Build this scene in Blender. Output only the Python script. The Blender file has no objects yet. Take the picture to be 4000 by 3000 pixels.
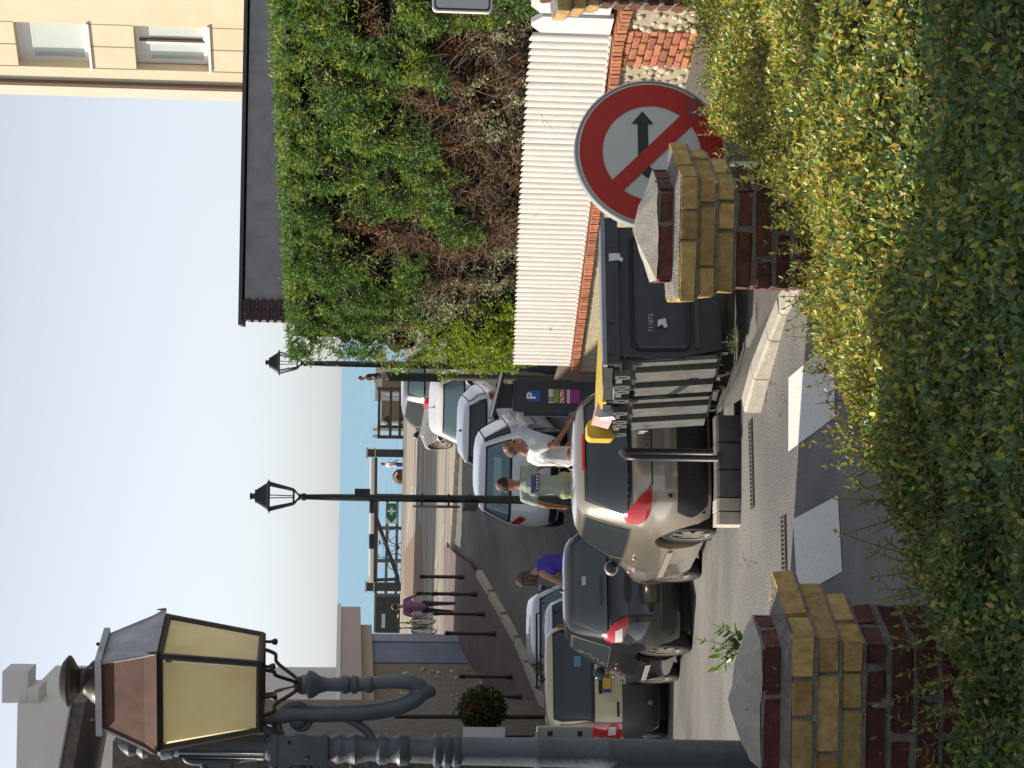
import bpy, bmesh, math, random
import numpy as np
from mathutils import Vector, Matrix, noise
R = math.radians
random.seed(7); rng = np.random.default_rng(7)
S = bpy.context.scene; COL = S.collection

# ------------------------------------------------------------------ camera
F = 8000.0; CAMZ = 3.37
PITCH = math.atan((2000-1333)/F); ROLL = R(1.05)
fw = Vector((0, math.cos(PITCH), -math.sin(PITCH)))
r0 = Vector((1, 0, 0)); u0 = r0.cross(fw)
Ru = math.cos(ROLL)*r0 + math.sin(ROLL)*u0
Uu = -math.sin(ROLL)*r0 + math.cos(ROLL)*u0
CAM = Vector((0, 0, CAMZ))
cd = bpy.data.cameras.new('Camera'); cam = bpy.data.objects.new('Camera', cd); COL.objects.link(cam)
cd.sensor_fit = 'HORIZONTAL'; cd.sensor_width = 36; cd.lens = F/4000*36
cd.clip_start = 0.1; cd.clip_end = 60000
X, Y, Z = -Uu, Ru, -fw                      # the photograph is stored lying on its side
cam.matrix_world = Matrix(((X.x, Y.x, Z.x, 0), (X.y, Y.y, Z.y, 0), (X.z, Y.z, Z.z, CAMZ), (0, 0, 0, 1)))
S.camera = cam

# ------------------------------------------------------------------ sky, sun, exposure
SUN_EL, SUN_AHEAD = R(37), R(12)
sd = Vector((-math.cos(SUN_EL)*math.cos(SUN_AHEAD), math.cos(SUN_EL)*math.sin(SUN_AHEAD), math.sin(SUN_EL)))
w = bpy.data.worlds.new('World'); S.world = w; w.use_nodes = True
nt = w.node_tree; bg = nt.nodes['Background']
sky = nt.nodes.new('ShaderNodeTexSky'); sky.sky_type = 'NISHITA'; sky.sun_disc = False
sky.sun_elevation = SUN_EL; sky.sun_rotation = math.atan2(sd.x, sd.y)
sky.air_density = 0.7; sky.dust_density = 0.5; sky.ozone_density = 4.0
hsn = nt.nodes.new('ShaderNodeHueSaturation'); hsn.inputs['Saturation'].default_value = .30      # thin white haze over the whole sky
nt.links.new(sky.outputs[0], hsn.inputs['Color']); nt.links.new(hsn.outputs[0], bg.inputs[0]); bg.inputs[1].default_value = 0.082
sl = bpy.data.lights.new('Sun', 'SUN'); sl.energy = 3.0; sl.angle = R(0.53); sl.color = (1.0, 0.90, 0.74)
so = bpy.data.objects.new('Sun', sl); COL.objects.link(so); so.location = (-20, 0, 30)
so.rotation_euler = sd.to_track_quat('Z', 'Y').to_euler()
S.view_settings.view_transform = 'Standard'; S.view_settings.look = 'None'
S.view_settings.gamma = 1; S.view_settings.use_curve_mapping = False
S.view_settings.exposure = 1.0
S.render.resolution_x = 1024; S.render.resolution_y = 768

# ------------------------------------------------------------------ photo pixel -> place
def ray(ix, iy): return fw*F + Ru*(1500-iy) - Uu*(ix-2000)
def at(ix, iy, y):
    d = ray(ix, iy); return CAM + d*(y/d.y)
def hit(ix, iy, p, n):
    d = ray(ix, iy); n = Vector(n); return CAM + d*((Vector(p)-CAM).dot(n)/d.dot(n))
GY = [(-60, 0), (16.8, 0), (19.5, -.3), (23, -.4), (27, -.45), (34, -.5), (39, -.42), (44, -.15), (48, .4), (55, .6), (68, .85), (74, .95), (77.5, .95), (79, .5), (96, .45), (97, -3), (130, -6)]
GA = [(20, 0), (23, .32), (27, .62), (31, .85), (35, 1.0), (38, .9), (48, .1), (52, 0)]
GX = [(22, -.5), (27, -1.7), (36, -1.8), (46, -2.2)]
def tabv(t, x):
    if x <= t[0][0]: return t[0][1]
    for (a, p), (b, q) in zip(t, t[1:]):
        if x <= b: return p + (q-p)*(x-a)/(b-a)
    return t[-1][1]
def sst(t): t = max(0, min(1, t)); return t*t*(3-2*t)
def gz(x, y): return tabv(GY, y) - tabv(GA, y)*sst((tabv(GX, y)-x)/1.6)      # the street dips towards its left side before it climbs to the sea front
def gpt(ix, iy, dz=0.0):
    d = ray(ix, iy); y = 3.0
    while y < 96:
        p = CAM + d*(y/d.y)
        if p.z <= gz(p.x, y)+dz: break
        y += .04
    return Vector((p.x, p.y, gz(p.x, p.y)+dz))
def hz(ix, iy, z):
    d = ray(ix, iy); return CAM + d*((z-CAM.z)/d.z)

# ------------------------------------------------------------------ materials
MATS = {}
def mat(name, col, rough=.6, metal=0., nscale=0, namt=.25, bump=0., bscale=None, coat=0., rnd=0., spec=.5, col2=None, alpha=1, stretch=None, detail=4, dust=None):
    if name in MATS: return MATS[name]
    m = bpy.data.materials.new(name); m.use_nodes = True; t = m.node_tree; N = t.nodes; L = t.links
    b = N['Principled BSDF']; b.inputs['Roughness'].default_value = rough; b.inputs['Metallic'].default_value = metal
    b.inputs['Coat Weight'].default_value = coat; b.inputs['Coat Roughness'].default_value = .04
    b.inputs['Specular IOR Level'].default_value = spec
    c4 = (*col, 1); b.inputs['Base Color'].default_value = c4
    src = None
    if nscale or bump:
        tc = N.new('ShaderNodeTexCoord'); mp = N.new('ShaderNodeMapping'); L.new(tc.outputs['Object'], mp.inputs[0])
        if stretch: mp.inputs['Scale'].default_value = stretch
        if rnd:
            oi = N.new('ShaderNodeObjectInfo'); cx = N.new('ShaderNodeCombineXYZ')
            ml = N.new('ShaderNodeMath'); ml.operation = 'MULTIPLY'; ml.inputs[1].default_value = 37; L.new(oi.outputs['Random'], ml.inputs[0])
            for k in range(3): L.new(ml.outputs[0], cx.inputs[k])
            L.new(cx.outputs[0], mp.inputs['Location'])
    if nscale:
        nz = N.new('ShaderNodeTexNoise'); nz.inputs['Scale'].default_value = nscale; nz.inputs['Detail'].default_value = detail; nz.inputs['Roughness'].default_value = .65
        L.new(mp.outputs[0], nz.inputs[0])
        rp = N.new('ShaderNodeValToRGB'); e = rp.color_ramp.elements
        d = col2 if col2 else tuple(c*(1-namt) for c in col); u = tuple(min(1, c*(1+namt)) for c in col) if not col2 else col
        e[0].position = .32; e[0].color = (*d, 1); e[1].position = .68; e[1].color = (*u, 1)
        L.new(nz.outputs[0], rp.inputs[0]); src = rp.outputs[0]
    if rnd:
        oi2 = N.new('ShaderNodeObjectInfo'); mr = N.new('ShaderNodeMapRange'); mr.inputs[3].default_value = 1-rnd; mr.inputs[4].default_value = 1+rnd
        L.new(oi2.outputs['Random'], mr.inputs[0]); hs = N.new('ShaderNodeHueSaturation')
        if src: L.new(src, hs.inputs['Color'])
        else: hs.inputs['Color'].default_value = c4
        L.new(mr.outputs[0], hs.inputs['Value'])
        mh = N.new('ShaderNodeMath'); mh.operation = 'MULTIPLY'; mh.inputs[1].default_value = 7.31; L.new(oi2.outputs['Random'], mh.inputs[0])
        fr = N.new('ShaderNodeMath'); fr.operation = 'FRACT'; L.new(mh.outputs[0], fr.inputs[0])
        m2 = N.new('ShaderNodeMapRange'); m2.inputs[3].default_value = .5-.045*rnd; m2.inputs[4].default_value = .5+.05*rnd; L.new(fr.outputs[0], m2.inputs[0]); L.new(m2.outputs[0], hs.inputs['Hue'])
        src = hs.outputs[0]
    if dust:      # lime, lichen or dirt specks
        n3 = N.new('ShaderNodeTexNoise'); n3.inputs['Scale'].default_value = dust[1]; n3.inputs['Detail'].default_value = 6; n3.inputs['Roughness'].default_value = .7
        L.new(mp.outputs[0], n3.inputs[0]); r3 = N.new('ShaderNodeValToRGB'); r3.color_ramp.elements[0].position = dust[2]; r3.color_ramp.elements[1].position = dust[2]+.08
        L.new(n3.outputs[0], r3.inputs[0]); mx = N.new('ShaderNodeMix'); mx.data_type = 'RGBA'
        L.new(r3.outputs[0], mx.inputs[0]); mx.inputs[7].default_value = (*dust[0], 1)
        if src: L.new(src, mx.inputs[6])
        else: mx.inputs[6].default_value = c4
        src = mx.outputs[2]
    if src: L.new(src, b.inputs['Base Color'])
    if bump:
        n2 = N.new('ShaderNodeTexNoise'); n2.inputs['Scale'].default_value = bscale or nscale*3; n2.inputs['Detail'].default_value = 5
        L.new(mp.outputs[0], n2.inputs[0]); bp = N.new('ShaderNodeBump'); bp.inputs['Strength'].default_value = bump; bp.inputs['Distance'].default_value = .02
        L.new(n2.outputs[0], bp.inputs['Height']); L.new(bp.outputs[0], b.inputs['Normal'])
    MATS[name] = m; return m

def leaf_mat(name, trans=.35, rough=.42, spec=.5):
    m = bpy.data.materials.new(name); m.use_nodes = True; t = m.node_tree; N = t.nodes; L = t.links
    b = N['Principled BSDF']; a = N.new('ShaderNodeAttribute'); a.attribute_name = 'col'
    L.new(a.outputs['Color'], b.inputs['Base Color']); b.inputs['Roughness'].default_value = rough; b.inputs['Specular IOR Level'].default_value = spec
    tr = N.new('ShaderNodeBsdfTranslucent'); hs = N.new('ShaderNodeHueSaturation'); hs.inputs['Value'].default_value = 1.5; hs.inputs['Saturation'].default_value = 1.1; hs.inputs['Hue'].default_value = .49
    L.new(a.outputs['Color'], hs.inputs['Color']); L.new(hs.outputs[0], tr.inputs[0])
    mx = N.new('ShaderNodeMixShader'); mx.inputs[0].default_value = trans
    L.new(b.outputs[0], mx.inputs[1]); L.new(tr.outputs[0], mx.inputs[2]); L.new(mx.outputs[0], N['Material Output'].inputs[0])
    return m
LEAF = leaf_mat('leaf', .32, .36, .5); SPRAY = leaf_mat('conifer_spray', .25, .6, .3)

# ------------------------------------------------------------------ mesh building
def rotz(a): return Matrix.Rotation(a, 3, 'Z')
class MB:
    def __init__(s): s.v = []; s.f = []; s.mi = []; s.cur = 0
    def add(s, vs, fs):
        o = len(s.v); s.v += [tuple(p) for p in vs]; s.f += [tuple(i+o for i in f) for f in fs]; s.mi += [s.cur]*len(fs); return s
    def box(s, c, d, rot=None, top=None):
        hx, hy, hz_ = d[0]/2, d[1]/2, d[2]/2; tx, ty = top if top else (1, 1)
        vs = [Vector((x*hx, y*hy, -hz_)) for x, y in ((-1, -1), (1, -1), (1, 1), (-1, 1))] + [Vector((x*hx*tx, y*hy*ty, hz_)) for x, y in ((-1, -1), (1, -1), (1, 1), (-1, 1))]
        if rot is not None: vs = [rot @ p for p in vs]
        return s.add([p+Vector(c) for p in vs], [(3, 2, 1, 0), (4, 5, 6, 7), (0, 1, 5, 4), (1, 2, 6, 5), (2, 3, 7, 6), (3, 0, 4, 7)])
    def tube(s, path, rad, n=8, caps=True):
        P = [Vector(p) for p in path]; rs = rad if isinstance(rad, (list, tuple)) else [rad]*len(P)
        vs = []; fs = []; ref = None
        for i, p in enumerate(P):
            d = (P[min(i+1, len(P)-1)]-P[max(i-1, 0)]).normalized()
            if ref is None or abs(d.dot(ref)) > .98: ref = Vector((0, 0, 1)) if abs(d.z) < .9 else Vector((1, 0, 0))
            a = d.cross(ref).normalized(); b = a.cross(d); ref = b
            for k in range(n):
                t = 2*math.pi*k/n; vs.append(p+(a*math.cos(t)+b*math.sin(t))*rs[i])
        for i in range(len(P)-1):
            for k in range(n): fs.append((i*n+k, i*n+(k+1) % n, (i+1)*n+(k+1) % n, (i+1)*n+k))
        if caps: fs.append(tuple(range(n))); fs.append(tuple(range((len(P)-1)*n, len(P)*n))[::-1])
        return s.add(vs, fs)
    def lathe(s, prof, n=16, c=(0, 0, 0), rot=None, a0=0, caps=True):
        vs = []; fs = []; c = Vector(c)
        for r, z in prof:
            for k in range(n):
                t = a0+2*math.pi*k/n; p = Vector((r*math.cos(t), r*math.sin(t), z)); vs.append((rot @ p if rot is not None else p)+c)
        for i in range(len(prof)-1):
            for k in range(n): fs.append((i*n+k, i*n+(k+1) % n, (i+1)*n+(k+1) % n, (i+1)*n+k))
        if caps: fs.append(tuple(range(n))[::-1]); fs.append(tuple(range((len(prof)-1)*n, len(prof)*n)))
        return s.add(vs, fs)
    def prism(s, poly, z0, z1, M=None):
        n = len(poly); vs = [Vector((x, y, z0)) for x, y in poly]+[Vector((x, y, z1)) for x, y in poly]
        if M is not None: vs = [M @ p for p in vs]
        return s.add(vs, [tuple(range(n))[::-1], tuple(range(n, 2*n))]+[(i, (i+1) % n, n+(i+1) % n, n+i) for i in range(n)])
    def ell(s, c, r, n=10, m=6, rot=None, jit=0):
        vs = []; fs = []; c = Vector(c)
        for i in range(m+1):
            ph = -math.pi/2+math.pi*i/m
            for k in range(n):
                t = 2*math.pi*k/n; q = 1+random.uniform(-jit, jit)
                p = Vector((r[0]*math.cos(ph)*math.cos(t), r[1]*math.cos(ph)*math.sin(t), r[2]*math.sin(ph)))*q
                vs.append((rot @ p if rot is not None else p)+c)
        for i in range(m):
            for k in range(n): fs.append((i*n+k, i*n+(k+1) % n, (i+1)*n+(k+1) % n, (i+1)*n+k))
        return s.add(vs, fs)
    def quad(s, a, b, c, d): return s.add([a, b, c, d], [(0, 1, 2, 3)])
    def mesh(s, name, smooth=None):
        me = bpy.data.meshes.new(name); me.from_pydata(s.v, [], s.f)
        if smooth is not None:
            me.polygons.foreach_set('use_smooth', [True]*len(me.polygons))
            if smooth < 180: me.set_sharp_from_angle(angle=R(smooth))
        return me
    def build(s, name, m, parent=None, smooth=None, loc=None, rot=None):
        me = s.mesh(name, smooth)
        for k in (m if isinstance(m, list) else [m]): me.materials.append(k)
        if isinstance(m, list): me.polygons.foreach_set('material_index', s.mi)
        return link(name, me, parent, loc, rot)
def link(name, me, parent=None, loc=None, rot=None):
    o = bpy.data.objects.new(name, me); COL.objects.link(o)
    if parent: o.parent = parent
    if loc is not None: o.location = loc
    if rot is not None: o.rotation_euler = rot
    return o
def tag(o, label=None, cat=None, group=None, kind=None):
    if label: o['label'] = label
    if cat: o['category'] = cat
    if group: o['group'] = group
    if kind: o['kind'] = kind
    return o
def thing(name, label, cat, loc=(0, 0, 0), rz=0, group=None, scale=None):
    o = link(name, None, None, loc, (0, 0, rz)); tag(o, label, cat, group)
    if scale: o.scale = scale
    return o
def copy_tree(o, parent=None):
    c = o.copy(); COL.objects.link(c); c.parent = parent
    for ch in list(o.children): copy_tree(ch, c)
    return c
def bevelled(d, bev=.006, jit=0, seg=1, seed=0):
    bm = bmesh.new(); bmesh.ops.create_cube(bm, size=1)
    for v in bm.verts: v.co = Vector((v.co.x*d[0], v.co.y*d[1], v.co.z*d[2]))
    bmesh.ops.bevel(bm, geom=list(bm.edges), offset=bev, segments=seg, affect='EDGES', clamp_overlap=True)
    rr = random.Random(seed)
    if jit:
        for v in bm.verts: v.co += Vector((rr.uniform(-jit, jit), rr.uniform(-jit, jit), rr.uniform(-jit, jit)))
    me = bpy.data.meshes.new('brick'); bm.to_mesh(me); bm.free(); return me
def evaluated(o):
    dg = bpy.context.evaluated_depsgraph_get(); dg.update()
    me = bpy.data.meshes.new_from_object(o.evaluated_get(dg)); return me
def text(name, s, size, m, parent, loc, rot, ext=.002, bold=0.0, sx=1, align='CENTER'):
    c = bpy.data.curves.new(name, 'FONT'); c.body = s; c.size = size; c.extrude = ext; c.offset = bold; c.align_x = align; c.align_y = 'CENTER'
    t = bpy.data.objects.new(name, c); COL.objects.link(t)
    me = evaluated(t); bpy.data.objects.remove(t); bpy.data.curves.remove(c)
    me.materials.clear(); me.materials.append(m)
    o = link(name, me, parent, loc, rot); o.scale = (sx, 1, 1); return o
def spline(pts, n=8):
    P = [Vector(p) for p in pts]; out = []
    for i in range(len(P)-1):
        a, b, c, d = P[max(i-1, 0)], P[i], P[i+1], P[min(i+2, len(P)-1)]
        for k in range(n):
            t = k/n; out.append(.5*((2*b)+(c-a)*t+(2*a-5*b+4*c-d)*t*t+(3*b-a-3*c+d)*t**3))
    return out+[P[-1]]
def lerp(tab, x):
    if x <= tab[0][0]: return tab[0][1]
    for (a, p), (b, q) in zip(tab, tab[1:]):
        if x <= b: return p+(q-p)*(x-a)/(b-a)
    return tab[-1][1]

# ---- leaves: arrays of positions, directions (tip), normals, sizes, colours -> one mesh
def leaves(name, P, T, Nn, Ln, Wd, C, m, parent=None, fold=.25):
    n = len(P); T = T/np.linalg.norm(T, axis=1, keepdims=True)
    B = np.cross(T, Nn); B /= (np.linalg.norm(B, axis=1, keepdims=True)+1e-9); Nn = np.cross(B, T)
    Ln = Ln[:, None]; Wd = Wd[:, None]
    V = np.empty((n, 5, 3)); V[:, 0] = P; V[:, 1] = P+T*Ln*.45+B*Wd*.5; V[:, 2] = P+T*Ln*.5-Nn*Wd*fold; V[:, 3] = P+T*Ln*.45-B*Wd*.5; V[:, 4] = P+T*Ln-Nn*Ln*.08
    tri = np.array([[0, 1, 2], [0, 2, 3], [1, 4, 2], [2, 4, 3]]); Fi = (np.arange(n)[:, None, None]*5+tri[None]).reshape(-1)
    me = bpy.data.meshes.new(name); me.vertices.add(n*5); me.vertices.foreach_set('co', V.reshape(-1))
    nf = n*4; me.loops.add(nf*3); me.loops.foreach_set('vertex_index', Fi.astype(np.int32)); me.polygons.add(nf)
    me.polygons.foreach_set('loop_start', np.arange(0, nf*3, 3, dtype=np.int32)); me.polygons.foreach_set('loop_total', np.full(nf, 3, dtype=np.int32))
    at_ = me.attributes.new('col', 'FLOAT_COLOR', 'POINT'); CC = np.ones((n, 5, 4)); CC[:, :, :3] = C[:, None, :]; at_.data.foreach_set('color', CC.reshape(-1))
    me.update(); me.validate(); me.materials.append(m)
    return link(name, me, parent)
def rand_unit(n):
    v = rng.normal(size=(n, 3)); return v/np.linalg.norm(v, axis=1, keepdims=True)
def vnoise(P, s, off=0.0):
    return np.array([noise.noise(Vector((p[0]*s+off, p[1]*s, p[2]*s))) for p in P])

# common materials
def worn(name, base, dark, light, crack=(.055, .052, .05), csc=.45, cw=.0028, grit=62):
    m = mat(name, base, .92, nscale=grit, namt=.38, bump=.7, bscale=grit, detail=3); t = m.node_tree; N = t.nodes; L = t.links; b = N['Principled BSDF']
    src = b.inputs['Base Color'].links[0].from_socket; tc = N.new('ShaderNodeTexCoord')
    n1 = N.new('ShaderNodeTexNoise'); n1.inputs['Scale'].default_value = .55; n1.inputs['Detail'].default_value = 7; n1.inputs['Roughness'].default_value = .62; L.new(tc.outputs['Object'], n1.inputs[0])
    r1 = N.new('ShaderNodeValToRGB'); e = r1.color_ramp.elements; e[0].position = .36; e[0].color = (*dark, 1); e[1].position = .62; e[1].color = (*light, 1); L.new(n1.outputs[0], r1.inputs[0])
    mm = N.new('ShaderNodeMix'); mm.data_type = 'RGBA'; mm.blend_type = 'MULTIPLY'; mm.inputs[0].default_value = 1; L.new(src, mm.inputs[6]); L.new(r1.outputs[0], mm.inputs[7])
    n2 = N.new('ShaderNodeTexNoise'); n2.inputs['Scale'].default_value = 1.6; n2.inputs['Detail'].default_value = 5; L.new(tc.outputs['Object'], n2.inputs[0])
    ad = N.new('ShaderNodeVectorMath'); ad.operation = 'ADD'; L.new(tc.outputs['Object'], ad.inputs[0]); L.new(n2.outputs['Color'], ad.inputs[1])
    vo = N.new('ShaderNodeTexVoronoi'); vo.feature = 'DISTANCE_TO_EDGE'; vo.inputs['Scale'].default_value = csc; L.new(ad.outputs[0], vo.inputs['Vector'])
    lt = N.new('ShaderNodeMath'); lt.operation = 'LESS_THAN'; lt.inputs[1].default_value = cw; L.new(vo.outputs['Distance'], lt.inputs[0])
    n3 = N.new('ShaderNodeTexNoise'); n3.inputs['Scale'].default_value = .4; L.new(tc.outputs['Object'], n3.inputs[0]); gt_ = N.new('ShaderNodeMath'); gt_.operation = 'GREATER_THAN'; gt_.inputs[1].default_value = .57; L.new(n3.outputs[0], gt_.inputs[0])
    pr = N.new('ShaderNodeMath'); pr.operation = 'MULTIPLY'; L.new(lt.outputs[0], pr.inputs[0]); L.new(gt_.outputs[0], pr.inputs[1])
    mc = N.new('ShaderNodeMix'); mc.data_type = 'RGBA'; L.new(pr.outputs[0], mc.inputs[0]); L.new(mm.outputs[2], mc.inputs[6]); mc.inputs[7].default_value = (*crack, 1); L.new(mc.outputs[2], b.inputs['Base Color'])
    return m
asphalt = worn('asphalt', (.215, .21, .203), (.66, .66, .68), (1.06, 1.05, 1.03))
paint_w = mat('road_paint', (.74, .73, .70), .8, nscale=30, namt=.10, bump=.2, bscale=120, dust=((.27, .26, .25), 34, .60))
concrete = mat('kerb_concrete', (.50, .46, .39), .85, nscale=14, namt=.14, bump=.35, bscale=70)
concrete_d = mat('cap_cement', (.43, .41, .36), .9, nscale=18, namt=.2, bump=.22, bscale=160, dust=((.22, .2, .17), 45, .61))
mortar = mat('mortar', (.27, .25, .23), .95, nscale=22, namt=.3, bump=.8, bscale=110, dust=((.46, .44, .41), 35, .62))
brick_y = mat('yellow_brick', (.47, .31, .125), .88, nscale=26, namt=.26, bump=.22, bscale=160, rnd=.26, dust=((.15, .11, .07), 75, .60))
brick_r = mat('old_red_brick', (.13, .045, .034), .9, nscale=24, namt=.4, bump=.3, bscale=150, rnd=.3, dust=((.36, .33, .31), 44, .61))
brick_o = mat('orange_red_brick', (.40, .155, .085), .9, nscale=24, namt=.25, bump=.4, bscale=120, rnd=.28)
black_iron = mat('black_paint_iron', (.018, .018, .02), .45, nscale=14, namt=.3)
grey_iron = mat('blue_grey_painted_iron', (.095, .115, .14), .42, nscale=9, namt=.18, bump=.15, bscale=40, dust=((.12, .05, .03), 7, .71))
rubber = mat('tyre_rubber', (.02, .02, .021), .8)
alloy = mat('alloy_rim', (.62, .58, .50), .28, metal=.85)
chrome = mat('chrome', (.8, .8, .8), .12, metal=1)
glass = mat('car_glass', (.028, .04, .045), .03, spec=.8, coat=.4)
glass_l = mat('car_glass_light', (.13, .21, .23), .05, spec=.8, coat=.4)
trim = mat('black_trim', (.022, .022, .024), .55)
redlens = mat('red_lens', (.42, .012, .016), .12, coat=.8)
clearlens = mat('clear_lens', (.6, .55, .52), .1, coat=.8)
plate_y = mat('yellow_plate', (.68, .48, .07), .5)
plate_b = mat('plate_blue', (.03, .06, .35), .5)
white_p = mat('white_plastic', (.80, .80, .79), .5, nscale=2, namt=.02)
# ================================================================== the setting
def sheet(name, ys, xl, xr, m, dz=0.0, nx=24, skirt=0):
    vs = []; fs = []
    for y in ys:
        a, b = xl(y), xr(y)
        for k in range(nx+1):
            x = a+(b-a)*k/nx; vs.append((x, y, gz(x, y)+dz))
    for j in range(len(ys)-1):
        for k in range(nx): i = j*(nx+1)+k; fs.append((i, i+1, i+nx+2, i+nx+1))
    mb = MB(); mb.add(vs, fs); o = mb.build(name, m, smooth=180); return tag(o, kind='structure')
ys = [-60, -20, 0, 10, 15, 16.8]+list(np.arange(17.5, 60, .75))+list(np.arange(60, 98, 1.0))+[110, 130]
me = MB(); xs = [-260, -80, -30, -14]+list(np.arange(-9, 3.1, .6))+[8, 20, 60, 260]
vs = [(x, y, gz(x, y)) for y in ys for x in xs]; n = len(xs)
me.add(vs, [(j*n+k, j*n+k+1, (j+1)*n+k+1, (j+1)*n+k) for j in range(len(ys)-1) for k in range(n-1)])
tag(me.build('road', asphalt, smooth=180), kind='structure')
# sea
sea = bpy.data.materials.new('sea_water'); sea.use_nodes = True; t = sea.node_tree; b = t.nodes['Principled BSDF']
b.inputs['Base Color'].default_value = (.15, .34, .5, 1); b.inputs['Roughness'].default_value = .32; b.inputs['Specular IOR Level'].default_value = .22
tc = t.nodes.new('ShaderNodeTexCoord'); mp = t.nodes.new('ShaderNodeMapping'); mp.inputs['Scale'].default_value = (.12, .035, 1); nz = t.nodes.new('ShaderNodeTexNoise'); nz.inputs['Scale'].default_value = 2.0; nz.inputs['Detail'].default_value = 8
t.links.new(tc.outputs['Object'], mp.inputs[0]); t.links.new(mp.outputs[0], nz.inputs[0]); bp = t.nodes.new('ShaderNodeBump'); bp.inputs['Strength'].default_value = .35; bp.inputs['Distance'].default_value = 1.2
t.links.new(nz.outputs[0], bp.inputs['Height']); t.links.new(bp.outputs[0], b.inputs['Normal'])
rp = t.nodes.new('ShaderNodeValToRGB'); rp.color_ramp.elements[0].color = (.115, .295, .45, 1); rp.color_ramp.elements[1].color = (.175, .38, .53, 1); rp.color_ramp.elements[0].position = .3; rp.color_ramp.elements[1].position = .72
t.links.new(nz.outputs[0], rp.inputs[0]); t.links.new(rp.outputs[0], b.inputs['Base Color'])
mb = MB(); mb.quad((-9000, 98, -3.6), (9000, 98, -3.6), (9000, 32000, -3.6), (-9000, 32000, -3.6)); tag(mb.build('sea', sea), kind='structure')
# plaza in front of the sea
plaza_m = bpy.data.materials.new('plaza_paving'); plaza_m.use_nodes = True; t = plaza_m.node_tree; b = t.nodes['Principled BSDF']; b.inputs['Roughness'].default_value = .9
tc = t.nodes.new('ShaderNodeTexCoord'); mp = t.nodes.new('ShaderNodeMapping'); mp.inputs['Scale'].default_value = (.035, .42, 1); mp.inputs['Rotation'].default_value = (0, 0, R(4)); nz = t.nodes.new('ShaderNodeTexNoise'); nz.inputs['Scale'].default_value = 2; nz.inputs['Detail'].default_value = 3
t.links.new(tc.outputs['Object'], mp.inputs[0]); t.links.new(mp.outputs[0], nz.inputs[0])
rp = t.nodes.new('ShaderNodeValToRGB'); E = rp.color_ramp.elements; E[0].position = .40; E[0].color = (.19, .175, .16, 1); E[1].position = .52; E[1].color = (.34, .30, .245, 1); e = E.new(.64); e.color = (.37, .33, .27, 1); e = E.new(.67); e.color = (.24, .21, .19, 1)
t.links.new(nz.outputs[0], rp.inputs[0]); t.links.new(rp.outputs[0], b.inputs['Base Color'])
pa, pb = gpt(1792, 1800), gpt(1768, 2200)
def plaza_front(x): return pa.y+(pb.y-pa.y)*(x-pa.x)/(pb.x-pa.x)
vs = []; fs = []; pyl = np.linspace(0, 1, 40); pxl = np.linspace(-40, 40, 60)
for tt in pyl:
    for x in pxl: y0 = plaza_front(x); y = y0+(77.4-y0)*tt; vs.append((x, y, gz(x, y)+.05))
n = len(pxl); mb = MB(); mb.add(vs, [(j*n+k, j*n+k+1, (j+1)*n+k+1, (j+1)*n+k) for j in range(len(pyl)-1) for k in range(n-1)])
plaza = tag(mb.build('plaza', plaza_m, smooth=180), kind='structure')
brown = mat('brown_paving', (.25, .165, .12), .9, nscale=3, namt=.12)
mb = MB(); c = [gpt(1577, 2160, .058), gpt(1578, 2330, .058), gpt(1652, 2330, .058), gpt(1648, 2110, .058), gpt(1640, 2040, .058)]
mb.add(c, [(0, 1, 2, 3, 4)]); o = mb.build('paving_field', brown, plaza)
mb = MB()                      # painted line and pale edge stones of the plaza
for a, b_, w_ in (((1612, 1900), (1590, 2080), .35), ((1640, 1830), (1615, 1965), .4), ((1757, 2100), (1750, 2240), .5), ((1735, 2050), (1700, 2220), .25)):
    A, B = gpt(*a, .056), gpt(*b_, .056); q = Vector((0, w_, 0)); mb.quad(A, A+q, B+q, B)
mb.build('painted_line', paint_w, plaza)
for k in range(46):
    x = -9.5+k*.34; y = plaza_front(x)-.08
    mb = MB(); mb.box((0, 0, 0), (.325, .16, .16)); mb.build('kerb_stone', concrete, plaza, loc=(x, y, gz(x, y)+.03))
# left pavement of reddish pavers with its kerb
ka, kb = gpt(1852, 2196), gpt(2068, 2600)
paver = mat('reddish_pavers', (.19, .145, .15), .9, nscale=2.2, namt=.14, bump=.3, bscale=40)
kx = lambda y: kb.x+(ka.x-kb.x)*(y-kb.y)/(ka.y-kb.y)
lp = sheet('pavement', list(np.linspace(24, ka.y, 44)), lambda y: -16, lambda y: kx(y), paver, .11, 30)
lp2 = sheet('pavement', list(np.linspace(ka.y, plaza_front(-5)+1, 8)), lambda y: -16, lambda y: ka.x, paver, .11, 30)
nk = int((ka.y-24)/1.0)
for k in range(nk):
    y = 24.5+k; x = kx(y)+.07; a = math.atan2(kx(y+1)-kx(y), 1)
    sl_ = math.atan2(gz(kx(y+.5), y+.5)-gz(kx(y-.5), y-.5), 1)
    mb = MB(); mb.box((0, 0, 0), (.15, .985, .2)); mb.build('kerb_stone', concrete, lp, loc=(x, y, gz(x, y)+.03), rot=(sl_, 0, -a))

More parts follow.
